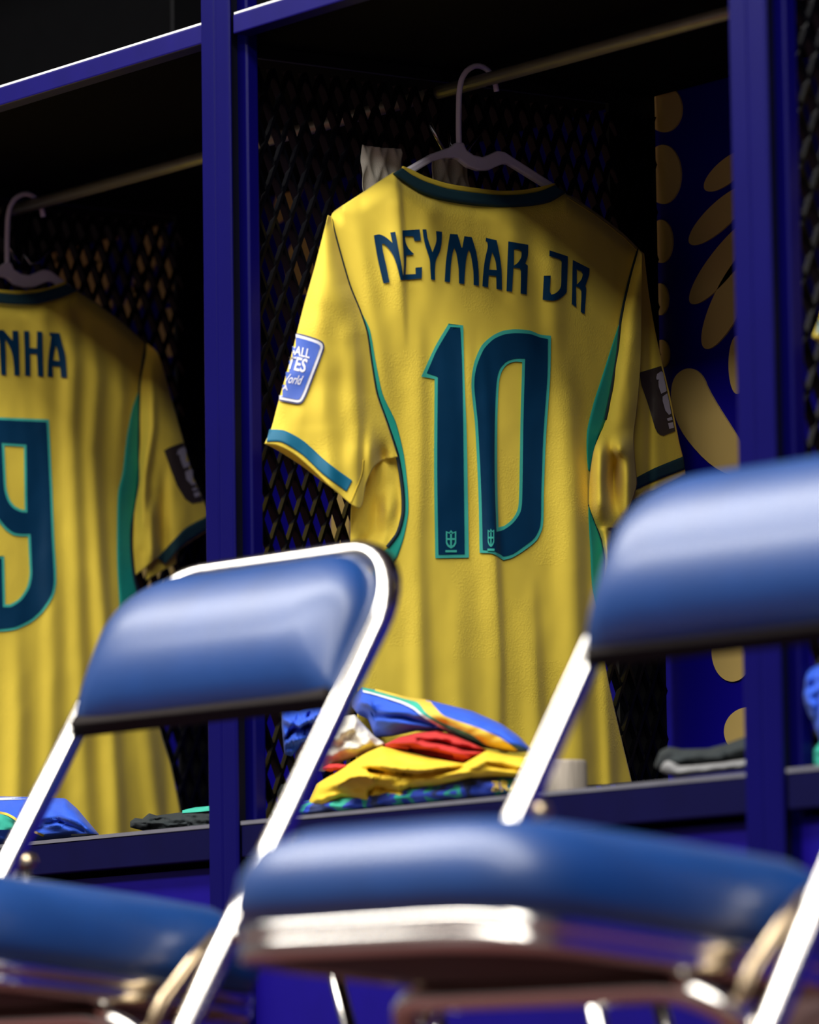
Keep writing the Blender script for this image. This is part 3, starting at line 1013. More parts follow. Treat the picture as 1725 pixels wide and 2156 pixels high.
RP = [(308, 722), (301, 769), (295, 814), (294, 888), (293, 947), (294, 1012), (286, 1063), (278, 1110), (277, 1155), (283, 1214), (298, 1274), (318, 1400), (336, 1530), (362, 1620), (390, 1762)]
LP_ = [mir(p) for p in RP]
col_lo = [(5, 638), (39, 641), (78, 640), (117, 630), (146, 620), (162, 612)]
shoulder = [(162, 612), (245, 668), (308, 722)]
TOPL = [mir(p) for p in reversed(shoulder)] + [mir(p) for p in reversed(col_lo[:-1])][0:-1] + col_lo + shoulder[1:]
HEML = [mir((390, 1762)), mir((200, 1775)), (5, 1775), (200, 1770), (390, 1762)]
FOLDS_L = [
    ([(140, 640), (155, 760), (150, 900), (160, 1100), (170, 1400), (185, 1750)], 26, 16, [(640, 0.004), (800, 0.012), (1100, 0.010), (1500, 0.012), (1750, 0.008)]),
    ([(190, 680), (205, 800), (195, 950), (210, 1200), (230, 1450), (250, 1750)], 24, 14, [(680, 0.0), (800, 0.009), (1000, 0.012), (1300, 0.014), (1750, 0.012)]),
    ([(90, 640), (92, 760), (105, 1000), (112, 1400), (105, 1750)], 22, 20, [(640, 0.003), (760, 0.004), (1000, 0.003), (1400, 0.008), (1750, 0.010)]),
    ([(30, 1300), (40, 1500), (35, 1750)], 24, 20, [(1280, 0), (1500, 0.010), (1750, 0.012)]),
    ([(250, 720), (258, 850), (246, 1000)], 16, 12, [(720, 0.0), (850, 0.006), (1000, 0.002)]),
    ([(300, 1450), (318, 1600), (335, 1750)], 22, 16, [(1400, 0), (1600, 0.012), (1750, 0.014)]),
    ([(-60, 640), (-70, 900), (-80, 1300), (-90, 1750)], 30, 20, [(640, 0.004), (900, 0.010), (1300, 0.012), (1750, 0.012)]),
]


def D_left(x, y):
    d = max(0.018 * (1 - (abs(x - MC) / 270.0) ** 3), -0.02)
    for p, wl, wr, am in FOLDS_L:
        d += fold(x, y, p, wl, wr, am)
    ty = interp(TOPL, x)
    k = (y - ty) / 36.0
    if k < 1:
        d -= 0.014 * (1 - max(k, 0)) ** 2
    return d + 0.003 * noise.noise(Vector((x / 80, y / 200, 3.3))) + 0.0006 * noise.noise(Vector((x / 24, y / 50, 6.1)))


def build_left_shirt():
    root = thing('football_shirt', 'yellow football shirt cut by the left edge, digit nine on its back', 'shirt', tuple(S(5, 1775, 0, XL)), 0, 'yellow football shirts')
    sh = Shirt(root, XL, D_left)
    g, f = coons(TOPL, RP, HEML, LP_, 120, 160)
    sh.part('back_panel', g, f, M['yellow'], solid=0.001)

    def D_front(x, y):
        lx, rx = xat(LP_, y), xat(RP, y)
        s_ = min(max((x - lx) / max(rx - lx, 1), 0), 1)
        return D_left(x, y) * (1 - math.sin(math.pi * s_)) - 0.026 * math.sin(math.pi * s_) ** 0.6 - 0.002
    dip = [TOPL[0], mir((162, 614)), (-60, 690), (5, 705), (70, 695), (162, 616), TOPL[-1]]
    g, f = coons(dip, RP, HEML, LP_, 50, 70)
    sh.part('front_panel', g, f, M['yellow'], D_front, solid=0.001)

    def both(pts):
        return [mir(p) for p in reversed(pts)] + pts
    up = both([(20, 619), (39, 620), (78, 616), (117, 606), (140, 598)])
    lo = both([(20, 640), (39, 641), (78, 640), (117, 630), (146, 620), (163, 611)])
    iu = both([(20, 612), (52, 612), (97, 607), (125, 597), (138, 592)])

    def Dc(x, y):
        return 0.018 * (1 - (abs(x - MC) / 270.0) ** 3) - 0.004
    g, f = strip(up, lo, 60, 4)
    cl = sh.part('collar', g, f, M['collar'], Dc, 0.004, solid=0.002)
    g, f = strip(iu, up, 60, 3)
    sh.part('collar_edge', g, f, M['yellow_trim'], lambda x, y: Dc(x, y) - 0.003, 0.003, solid=0.003, parent=cl)
    g, f = band(RP[:12], 5.4, 100)
    sh.part('piping', g, f, M['piping'], None, 0.0022, solid=0.001)
    GL = [(296, 815), (280, 858), (268, 917), (259, 992), (249, 1036), (247, 1096), (247, 1185), (252, 1274), (258, 1340)]
    GR = [(296, 817), (294, 888), (293, 947), (294, 1012), (286, 1063), (278, 1110), (277, 1155), (283, 1214), (297, 1274), (309, 1340)]
    g, f = strip(GL, GR, 90, 6)
    sh.part('green_inset', g, f, M['green_panel'], None, 0.0016, solid=0.0006)
    # right sleeve
    RO = [(314, 726), (331, 742), (343, 775), (366, 858), (387, 932), (408, 1007), (434, 1066), (446, 1100)]

    def Ds(x, y):
        a, b = xat(RP, y), xat(RO, y)
        s_ = min(max((x - a) / max(b - a, 1), 0), 1)
        d = D_left(x, y) * (1 - s_) ** 1.5 + 0.018 * math.sin(math.pi * s_) * sstep(720, 860, y)
        d += fold(x, y, [(318, 760), (320, 900), (305, 1000), (302, 1080)], 12, 10, [(750, 0), (850, 0.008), (1000, 0.012), (1100, 0.012), (1160, 0.0)])
        d += 0.014 * math.exp(-((x - 318) / 12) ** 2) * sstep(1040, 1090, y) * (1 - sstep(1160, 1210, y))
        d -= 0.010 * math.exp(-((x - 345) / 12) ** 2) * sstep(960, 1080, y)
        return d + 0.002 * noise.noise(Vector((x / 30, y / 60, 8)))
    g, f = coons([(308, 722), (314, 726)], RO, [(283, 1214), (310, 1195), (334, 1180), (350, 1190), (372, 1168), (396, 1146), (446, 1118)], RP[:10], 60, 90)
    g2, f2 = g, f
    slv = sh.part('sleeve', g2, f2, M['yellow'], Ds, 0.001, solid=0.001)
    g, f = strip([(442, 1084), (393, 1110), (366, 1137), (332, 1174)], [(446, 1110), (393, 1143), (366, 1167), (348, 1188)], 40, 4)
    sh.part('cuff_band', g, f, M['collar'], Ds, 0.0022, parent=slv, solid=0.0006)
    g, f = coons([(320, 1120), (440, 1080)], [(440, 1080), (446, 1112)], [(308, 1222), (340, 1202), (371, 1186), (375, 1160), (446, 1112)], [(320, 1120), (308, 1222)], 30, 20)
    sh.part('sleeve_front', g, f, M['yellow'], lambda x, y: -0.006, 0.0, solid=0.001)

    def k8(pts):
        return mapc(pts, 3.368, 200, 680)
    g, f = conform([k8([(490, 905), (520, 885), (625, 847), (700, 1040), (800, 1262), (690, 1282), (640, 1250), (580, 1150), (530, 1020)])], 7, 9, lambda x, y: x < xat(RO, y) - 1)
    sh.part('sleeve_patch', g, f, M['patch_brown'], Ds, 0.0022, parent=slv, label='dark brown badge with pale emblem')
    for lp in ([(583, 935), (590, 900), (620, 880), (640, 880), (688, 1010), (630, 1030), (605, 960), (600, 930)], [(640, 1055), (690, 1030), (728, 1140), (690, 1150), (650, 1110)],
               [(690, 1172), (738, 1160), (742, 1178), (696, 1190)], [(700, 1206), (745, 1194), (752, 1222), (710, 1236)]):
        g, f = conform([k8(lp)], 7, 9, lambda x, y: x < xat(RO, y) - 1)
        sh.part('patch_emblem', g, f, M['patch_grey'], Ds, 0.003, parent=slv)
    # left sleeve, outside the frame: the mirror of the right one

    def Dm(x, y):
        q = mir((x, y))
        return Ds(q[0], q[1]) if False else 0.010
    MO = [mir(p) for p in RO]
    g, f = coons([mir((314, 726)), mir((308, 722))], [mir(p) for p in RP[:10]], [mir(p) for p in [(446, 1118), (396, 1146), (334, 1180), (283, 1214)]], MO, 24, 30)
    sl2 = sh.part('sleeve', g, f, M['yellow'], lambda x, y: 0.010 * math.sin(x / 30.0) + 0.024, 0.0, solid=0.001)
    g, f = strip([mir(p) for p in [(442, 1084), (393, 1110), (332, 1174)]], [mir(p) for p in [(446, 1110), (393, 1143), (348, 1188)]], 20, 3)
    sh.part('cuff_band', g, f, M['cuff'], lambda x, y: 0.010 * math.sin(x / 30.0) + 0.024, 0.002, parent=sl2, solid=0.0006)

    def k3(pts):
        return mapc(pts, 10.78, 0, 680)
    letters = [
        [k3([(-130, 165), (80, 160), (285, 400), (280, 175), (415, 180), (430, 500), (445, 1195), (325, 1190), (310, 900), (260, 640), (180, 470), (115, 370), (130, 640), (140, 1185), (25, 1180), (5, 800), (-5, 500), (-20, 330), (-130, 300)])],
        [k3([(540, 180), (665, 180), (675, 565), (835, 575), (840, 190), (962, 200), (985, 1220), (860, 1215), (835, 705), (685, 700), (690, 1205), (570, 1195), (560, 700)])],
        [k3([(1125, 215), (1355, 230), (1400, 430), (1480, 720), (1505, 980), (1520, 1245), (1385, 1240), (1365, 990), (1195, 980), (1205, 1230), (1080, 1220), (1090, 850), (1120, 600), (1165, 310), (1125, 280)]), k3([(1270, 510), (1310, 640), (1345, 860), (1210, 850), (1235, 650)])]]
    for lp in letters:
        g, f = conform([rnd(q, 3, 36) for q in lp], 6, 10)
        sh.part('name_letter', g, f, M['navy_print'], None, 0.0028)

    def k5(pts):
        return mapc(pts, 4.314, 0, 860)
    no = rnd(k5([(-120, 75), (445, 100), (470, 600), (495, 1200), (512, 1560), (490, 1690), (400, 1835), (300, 1930), (150, 2005), (0, 2027), (-130, 2020), (-140, 1340), (38, 1340), (48, 1780), (95, 1778), (180, 1722), (245, 1620), (268, 1510), (266, 1420), (255, 1160), (190, 1160), (125, 1150), (60, 1110), (0, 1045), (-80, 940), (-150, 760), (-165, 400), (-160, 150)]))
    nh = rnd(k5([(15, 310), (240, 325), (248, 945), (190, 940), (120, 905), (70, 840), (38, 740), (28, 600)]))
    g, f = conform([no, inset(nh, 5.5)], 7, 14)
    dg = sh.part('number_digit', g, f, M['teal_print'], None, 0.0024, label='teal outline of the digit')
    g, f = conform([inset(no, 5.5), nh], 7, 14)
    sh.part('digit_fill', g, f, M['navy_print'], None, 0.0032, parent=dg)
    return root


shirt9 = build_left_shirt()

# ---- shirt in the stall at the right edge: the same kind of shirt, plain copy
shirtr = copy_tree(shirt10)
shirtr.location = Vector(shirt10.location) + Vector((W, 0.003, 0))
shirtr['label'] = 'yellow sleeve of a shirt just entering at the right edge'
for ch in list(shirtr.children):
    if ch.name.split('.')[0] in ('name_letter', 'number_digit', 'back_print'):
        for c2_ in list(ch.children):
            bpy.data.objects.remove(c2_, do_unlink=True)
        bpy.data.objects.remove(ch, do_unlink=True)

# ------------------------------------------------------------------ hangers


def build_hanger(label, xh, kk, hook_px):
    """kk maps main-stall photo positions onto this hanger's stall"""
    root = thing('clothes_hanger', label, 'hanger', tuple(kk((965, 312))), 0, 'plastic clothes hangers')
    body = mapc([(20, 1105), (440, 808), (600, 715), (730, 670), (765, 640), (810, 640), (830, 690), (880, 725), (940, 738), (1000, 715), (1040, 695), (1090, 705), (1150, 745), (1400, 905), (1760, 1190),
                 (1740, 1230), (1370, 945), (1120, 790), (1085, 785), (1040, 800), (980, 828), (910, 830), (840, 805), (780, 755), (745, 745), (690, 745), (600, 770), (500, 830), (40, 1140)], 3.194, 720, 100)
    b = MB()
    b.prism(body, lambda p, t: kk(p) + Vector((t, 0, 0)), -0.005, 0.004)
    b.build('hanger_body', M['hanger'], root, smooth=False, bevel=0.0022)
    b = MB()
    hp = [(967, 310), (966, 260), (967, 200), (972, 168), (984, 148), (1003, 138), (1022, 143), (1036, 158), (1043, 176), (1046, 193)]
    pts = [polyat(hp, i / 26) for i in range(27)]
    b.tube([kk(p) for p in pts], 0.0036, 10)
    b.build('hook', M['hanger'], root)
    return root


XH = XJ - 0.012
build_hanger('lilac-white plastic hanger carrying the centre shirt', XH, lambda p: S(p[0], p[1], 0, XH), None)
XHL = XL - 0.008
_a = S(89, 568, 0, XHL)
_b = S(1045, 318, 0, XH)
_sh = _a - _b
build_hanger('lilac-white plastic hanger carrying the half-cut shirt at left', XHL, lambda p: S(min(p[0], 1215), p[1] + max(p[0] - 1060, 0) * 0.14 + max(900 - p[0], 0) * 0.1, 0, XH) + _sh, None)
hr = copy_tree(bpy.data.objects['clothes_hanger'])
hr.location = Vector(bpy.data.objects['clothes_hanger'].location) + Vector((W, 0.02, 0))
hr['label'] = 'plastic hanger in the stall past the right post'

# ------------------------------------------------------------------ cloth tape strips stuck to the mesh
def tape_strip(label, tl, tr, br, bl):
    g, f = coons([tl, ((tl[0] + tr[0]) / 2, (tl[1] + tr[1]) / 2 + 2), tr], [tr, br], [bl, br], [tl, bl], 26, 40)
    pts = []
    for p in g:
        q = S(p[0], p[1], 0, PX0 + 0.0085)
        k = abs(math.sin(q.y * math.pi / 0.0236 + q.z * math.pi / 0.061)) * abs(math.sin(q.y * math.pi / 0.0236 - q.z * math.pi / 0.061))
        q.x += 0.0055 - 0.006 * k + 0.001 * noise.noise(Vector((p[0] / 14, p[1] / 20, 0)))
        pts.append(q)
    o = mk('tape_strip', pts, f, M['tape'], None, solid=0.0006)
    tag(o, label, 'tape', 'tape strips on the mesh')


tape_strip('beige cloth tape strip on the mesh, left of the hanger', (758, 306), (842, 314), (843, 470), (760, 450))
tape_strip('beige cloth tape strip on the mesh, directly behind the hanger', (905, 326), (984, 340), (986, 480), (908, 470))

# ------------------------------------------------------------------ clothes on the benches


class Pillow:
    """soft folded garment lying on the bench: outline (top and bottom edge) at depth y0, bulging by th"""

    def __init__(s, top, bot, y0, th, wr=0.006, seed=0.0, fx=34.0, fy=14.0, folds=()):
        s.top, s.bot, s.y0, s.th, s.wr, s.seed, s.fx, s.fy, s.folds = top, bot, y0, th, wr, seed, fx, fy, folds

    def y(s, x, y_, side):
        t, b = interp(s.top, x), interp(s.bot, x)
        v = min(max((y_ - t) / max(b - t, 1e-3), 0), 1)
        x0, x1 = s.top[0][0], s.top[-1][0]
        u = min(max((x - x0) / (x1 - x0), 0), 1)
        k = max(4 * v * (1 - v), 0) ** 0.45 * max(1 - abs(2 * u - 1) ** 6, 0) ** 0.5
        d = s.th * k
        if side < 0:
            d += k * s.wr * noise.noise(Vector((x / s.fx, y_ / s.fy, s.seed))) * 1.6
            d += k * s.wr * 0.6 * noise.noise(Vector((x / s.fx * 2.3, y_ / s.fy * 1.9, s.seed + 4)))
            for (pa, wd, am) in s.folds:
                dd = y_ - interp(pa, x)
                if pa[0][0] <= x <= pa[-1][0]:
                    d += k * am * math.exp(-(dd / wd) ** 2)
        return s.y0 + side * d

    def P(s, p, side=-1, off=0.0):
        return S(p[0], p[1], 1, s.y(p[0], p[1], side) - off)

    def build(s, name, m, parent=None, nu=70, nv=26):
        x0, x1 = s.top[0][0], s.top[-1][0]
        V = []
        for side in (-1, 1):
            for i in range(nu + 1):
                x = x0 + (x1 - x0) * i / nu
                t, b = interp(s.top, x), interp(s.bot, x)
                for j in range(nv + 1):
                    v = (1 - math.cos(math.pi * j / nv)) / 2
                    y_ = t + (b - t) * v
                    q = s.P((x, y_), side)
                    if q.z < ZB + 0.0008:
                        q.z = ZB + 0.0008
                    V.append(q)
        n1 = (nu + 1) * (nv + 1)
        F = []
        for sd in (0, 1):
            for i in range(nu):
                for j in range(nv):
                    a = sd * n1 + i * (nv + 1) + j
                    q = (a, a + 1, a + nv + 2, a + nv + 1)
                    F.append(q if sd == 0 else q[::-1])
        return mk(name, V, F, m, parent)

    def overlay(s, name, g, f, m, parent, off=0.0035):
        return mk(name, [s.P(p, -1, off) for p in g], f, m, parent)


def k9(pts):
    return mapc(pts, 2.782, 560, 1420)


GR = 'clothes piled on the centre bench'
# blue shorts with green and yellow stripe, on top of the pile
pw = Pillow(k9([(505, 150), (540, 105), (565, 75), (640, 90), (830, 135), (960, 152), (1210, 215), (1380, 290), (1480, 360), (1560, 446)]),
            k9([(505, 190), (540, 235), (600, 262), (640, 372), (740, 362), (880, 332), (1050, 335), (1280, 432), (1460, 458), (1560, 452)]), 0.11, 0.05, 0.004, 1.0, 50, 20,
            folds=[(k9([(560, 240), (800, 250), (1000, 300)]), 5, -0.014), (k9([(560, 160), (620, 180), (640, 230)]), 6, 0.012)])
root = thing('folded_shorts', 'royal blue shorts with yellow and green stripe atop the pile', 'shorts', tuple(pw.P(k9([(900, 400)])[0])), 0, GR)
b_ = pw.build('shorts_body', M['royal'], root)
g, f = strip(k9([(640, 84), (830, 132), (950, 150), (985, 185), (1050, 245), (1250, 315), (1380, 375), (1480, 450)]), k9([(640, 96), (800, 140), (890, 165), (940, 225), (1020, 275), (1200, 350), (1290, 415), (1400, 458)]), 70, 4)
pw.overlay('yellow_stripe', g, f, M['stripe_y'], root)
g, f = strip(k9([(566, 76), (640, 92), (830, 140), (890, 165), (940, 225), (1020, 275), (1200, 350), (1285, 415)]), k9([(566, 88), (640, 108), (800, 155), (870, 190), (925, 235), (1060, 318), (1150, 368), (1260, 415)]), 70, 3)
pw.overlay('green_stripe', g, f, M['stripe_g'], root)
g, f = strip(k9([(566, 90), (640, 110), (800, 157), (870, 192), (925, 237), (1060, 320), (1150, 370), (1250, 412)]), k9([(570, 104), (640, 120), (790, 168), (865, 204), (920, 248), (1050, 330), (1140, 380), (1240, 420)]), 70, 2)
pw.overlay('white_stripe', g, f, M['stripe_w'], root)
# hanging corner of a blue shirt at the left of the pile
pw = Pillow(k9([(92, 212), (110, 205), (190, 218), (290, 182), (395, 178)]), k9([(92, 300), (110, 470), (150, 480), (210, 420), (300, 335), (395, 262)]), 0.07, 0.025, 0.012, 2.0, 16, 18,
            folds=[(k9([(95, 260), (200, 300), (290, 240), (390, 200)]), 6, 0.016), (k9([(95, 400), (160, 330), (260, 300), (390, 240)]), 5, -0.02)])
o = pw.build('crumpled_shirt', M['royal'])
tag(o, 'crumpled royal blue shirt at the left end of the pile', 'shirt', GR)
# white towel
pw = Pillow(k9([(170, 470), (190, 420), (260, 320), (400, 255), (520, 235), (570, 290), (640, 365), (695, 400)]), k9([(170, 515), (240, 565), (340, 570), (430, 520), (560, 470), (640, 440), (695, 412)]), 0.085, 0.035, 0.009, 3.0, 26, 18)
o = pw.build('rolled_socks', M['white'])
tag(o, 'off-white crumpled towelling socks under the blue shorts', 'socks', GR)
# red garment
pw = Pillow(k9([(690, 412), (780, 368), (880, 343), (1000, 328), (1100, 350), (1200, 395), (1292, 440)]), k9([(690, 425), (860, 462), (960, 485), (1060, 505), (1160, 522), (1230, 488), (1292, 462)]), 0.085, 0.038, 0.009, 4.0, 70, 8,
            folds=[(k9([(880, 380), (1000, 390), (1150, 430), (1280, 450)]), 4, -0.022), (k9([(840, 440), (960, 455), (1100, 480)]), 4, -0.020), (k9([(700, 400), (860, 400), (1100, 450), (1200, 490)]), 4, 0.008)])
o = pw.build('folded_bib', M['red'])
tag(o, 'bright red folded bib squeezed between blue shorts and yellow shirt', 'bib', GR)
pw = Pillow(k9([(335, 545), (370, 525), (420, 522), (475, 530)]), k9([(335, 560), (380, 570), (430, 562), (475, 540)]), 0.055, 0.014, 0.003, 4.5)
o = pw.build('red_strap', M['red'])
tag(o, 'small red strap end below the white socks', 'strap', GR)
# yellow shirt
pw = Pillow(k9([(240, 770), (300, 640), (460, 540), (600, 450), (680, 420), (760, 440), (960, 490), (1160, 522), (1230, 482), (1290, 448), (1420, 474), (1560, 490)]),
            k9([(240, 800), (330, 803), (440, 735), (520, 745), (600, 762), (700, 722), (780, 772), (850, 682), (1000, 662), (1200, 612), (1400, 606), (1560, 600)]), 0.062, 0.050, 0.007, 5.0, 55, 18,
            folds=[(k9([(600, 560), (700, 575), (900, 590), (1100, 560), (1250, 500)]), 5, -0.020), (k9([(560, 530), (700, 540), (900, 555), (1200, 520)]), 6, 0.014),
                   (k9([(430, 640), (500, 600), (600, 590), (640, 620)]), 8, 0.02), (k9([(600, 700), (640, 660), (760, 680), (850, 672)]), 6, -0.018), (k9([(1290, 520), (1400, 545), (1530, 570)]), 5, -0.012)])
o = pw.build('folded_shirt', M['sun'], nu=90, nv=34)
tag(o, 'bright yellow crumpled shirt at the front of the pile', 'shirt', GR)
pw = Pillow(k9([(75, 742), (90, 722), (115, 730)]), k9([(75, 775), (95, 775), (115, 765)]), 0.045, 0.012, 0.002, 5.5)
o = pw.build('yellow_sock', M['sun'])
tag(o, 'tiny yellow sock end left of the slanting chair tube', 'sock', GR)
# brush-print training top with yellow letters
pw = Pillow(k9([(38, 800), (100, 762), (240, 740), (440, 700), (850, 640), (1000, 630), (1200, 590), (1560, 585)]), k9([(38, 830), (240, 838), (600, 808), (900, 776), (1200, 745), (1450, 722), (1560, 712)]), 0.075, 0.050, 0.005, 6.0)
root = thing('printed_top', 'blue and green brush-print top with yellow letters, undermost in pile', 'top', tuple(pw.P(k9([(900, 770)])[0])), 0, GR)
pw.build('top_body', M['camo'], root)
g, f = text2d('BRA', lambda u, v: k9([(1318 + 172 * u, 684 - 4 * u - 60 * v / 0.7)])[0], 0.02)
pw.overlay('lettering', g, f, M['stripe_y'], root, 0.003)
pw = Pillow(k9([(66, 690), (90, 645), (130, 640), (150, 660)]), k9([(66, 730), (100, 748), (150, 735)]), 0.07, 0.018, 0.003, 7.0)
o = pw.build('black_sock', M['blackcloth'])
tag(o, 'small balled black sock at the pile next to the post', 'sock', GR)

# bandage roll
c = S(1210, 1668, 1, 0.10)
mb = MB()
r_ = 0.0252
mb.lathe([(r_ * 0.35, 0.0), (r_, 0.0), (r_ * 1.01, 0.004), (r_ * 0.99, 0.042), (r_ * 0.95, 0.0465), (r_ * 0.4, 0.0465), (r_ * 0.38, 0.002)], (c.x - 0.03, 0.11, ZB + 0.001), 36)
o = mb.build('bandage_roll', M['bandage'], None, bevel=0.0008)
tag(o, 'beige crepe bandage roll standing beside the slanting chair tube', 'bandage')

# black and grey clothes right of the shirt
def k10(pts):
    return mapc(pts, 2.76, 1100, 1550)


pw = Pillow(k10([(770, 160), (800, 85), (850, 60), (930, 76), (1080, 72), (1180, 45), (1290, 5), (1420, -20)]), k10([(770, 180), (800, 200), (900, 195), (1000, 180), (1150, 165), (1290, 140), (1420, 120)]), 0.09, 0.05, 0.006, 8.0)
o = pw.build('folded_tights', M['blackcloth'])
tag(o, 'black folded tights on the bench against the right post', 'tights')
pw = Pillow(k10([(800, 180), (820, 140), (850, 128), (920, 165), (1000, 165), (1150, 150), (1300, 130), (1420, 120)]), k10([(800, 200), (840, 225), (900, 240), (1000, 225), (1150, 210), (1300, 195), (1420, 185)]), 0.075, 0.05, 0.006, 9.0)
o = pw.build('folded_towel', M['greycloth'])
tag(o, 'grey folded towel lying under the black tights', 'towel')

# left bench: blue shorts, black gloves
pw = Pillow([(-110, 1700), (-60, 1682), (0, 1677), (70, 1678), (138, 1681), (162, 1702), (208, 1756)], [(-110, 1798), (0, 1794), (100, 1776), (160, 1768), (208, 1762)], 0.10, 0.06, 0.004, 10.0, 40, 10,
            folds=[([(60, 1745), (120, 1728), (180, 1750)], 5, -0.012)])
root = thing('folded_shorts', 'royal blue shorts folded on the left bench under the half-cut shirt', 'shorts', tuple(pw.P((60, 1780))), 0)
pw.build('shorts_body', M['royal'], root)
g, f = strip([(-90, 1710), (0, 1714), (25, 1724), (45, 1736)], [(-90, 1745), (0, 1747), (20, 1747), (38, 1746)], 30, 4)
pw.overlay('green_stripe', g, f, M['stripe_g'], root)
g, f = band([(-90, 1706), (0, 1711), (26, 1720), (60, 1745), (92, 1760)], 5, 40)
pw.overlay('yellow_stripe', g, f, M['stripe_y'], root, 0.003)
g, f = band([(150, 1758), (180, 1757), (204, 1758)], 4, 14)
pw.overlay('white_stripe', g, f, M['stripe_w'], root, 0.002)
g, f = band([(-90, 1683), (0, 1682), (55, 1680)], 5, 20)
pw.overlay('white_stripe', g, f, M['stripe_w'], root, 0.002)
pw = Pillow([(274, 1730), (284, 1722), (300, 1724), (314, 1712), (330, 1717), (390, 1709), (440, 1700), (470, 1694)], [(274, 1742), (320, 1754), (380, 1756), (470, 1752)], 0.075, 0.032, 0.006, 11.0, 26, 7)
root = thing('knit_gloves', 'black knit gloves with green trim lying beside the left post', 'gloves', tuple(pw.P((360, 1752))), 0)
pw.build('glove_body', M['blackcloth'], root, nu=90)
g, f = strip([(384, 1706), (410, 1700), (440, 1697), (470, 1692)], [(384, 1712), (410, 1710), (440, 1707), (470, 1703)], 20, 3)
pw.overlay('green_trim', g, f, M['stripe_g'], root, 0.004)

# right stall: blue garment and teal garment
pw = Pillow([(1690, 1440), (1700, 1412), (1725, 1400), (1790, 1395), (1850, 1430)], [(1690, 1490), (1712, 1520), (1740, 1590), (1790, 1600), (1850, 1600)], 0.045, 0.03, 0.010, 12.0, 18, 22)
o = pw.build('crumpled_shirt', M['royal'])
tag(o, 'royal blue crumpled shirt at the right edge beyond the post', 'shirt')
pw = Pillow([(1714, 1580), (1730, 1560), (1790, 1560), (1850, 1570)], [(1714, 1610), (1740, 1640), (1790, 1640), (1850, 1640)], 0.04, 0.025, 0.006, 13.0)
o = pw.build('folded_sock', M['stripe_g'])
tag(o, 'teal green sock at the right edge under the blue shirt', 'sock')

# ------------------------------------------------------------------ folding chairs
KL = 0.6187          # lean of the front tube
HT = 0.79
WT = 0.44


def tp(a, z, off=0.0):
    """point on the front-tube plane; off moves it towards the sitter"""
    n = math.sqrt(1 + KL * KL)
    return Vector((a, KL * z - off / n, z + off * KL / n))


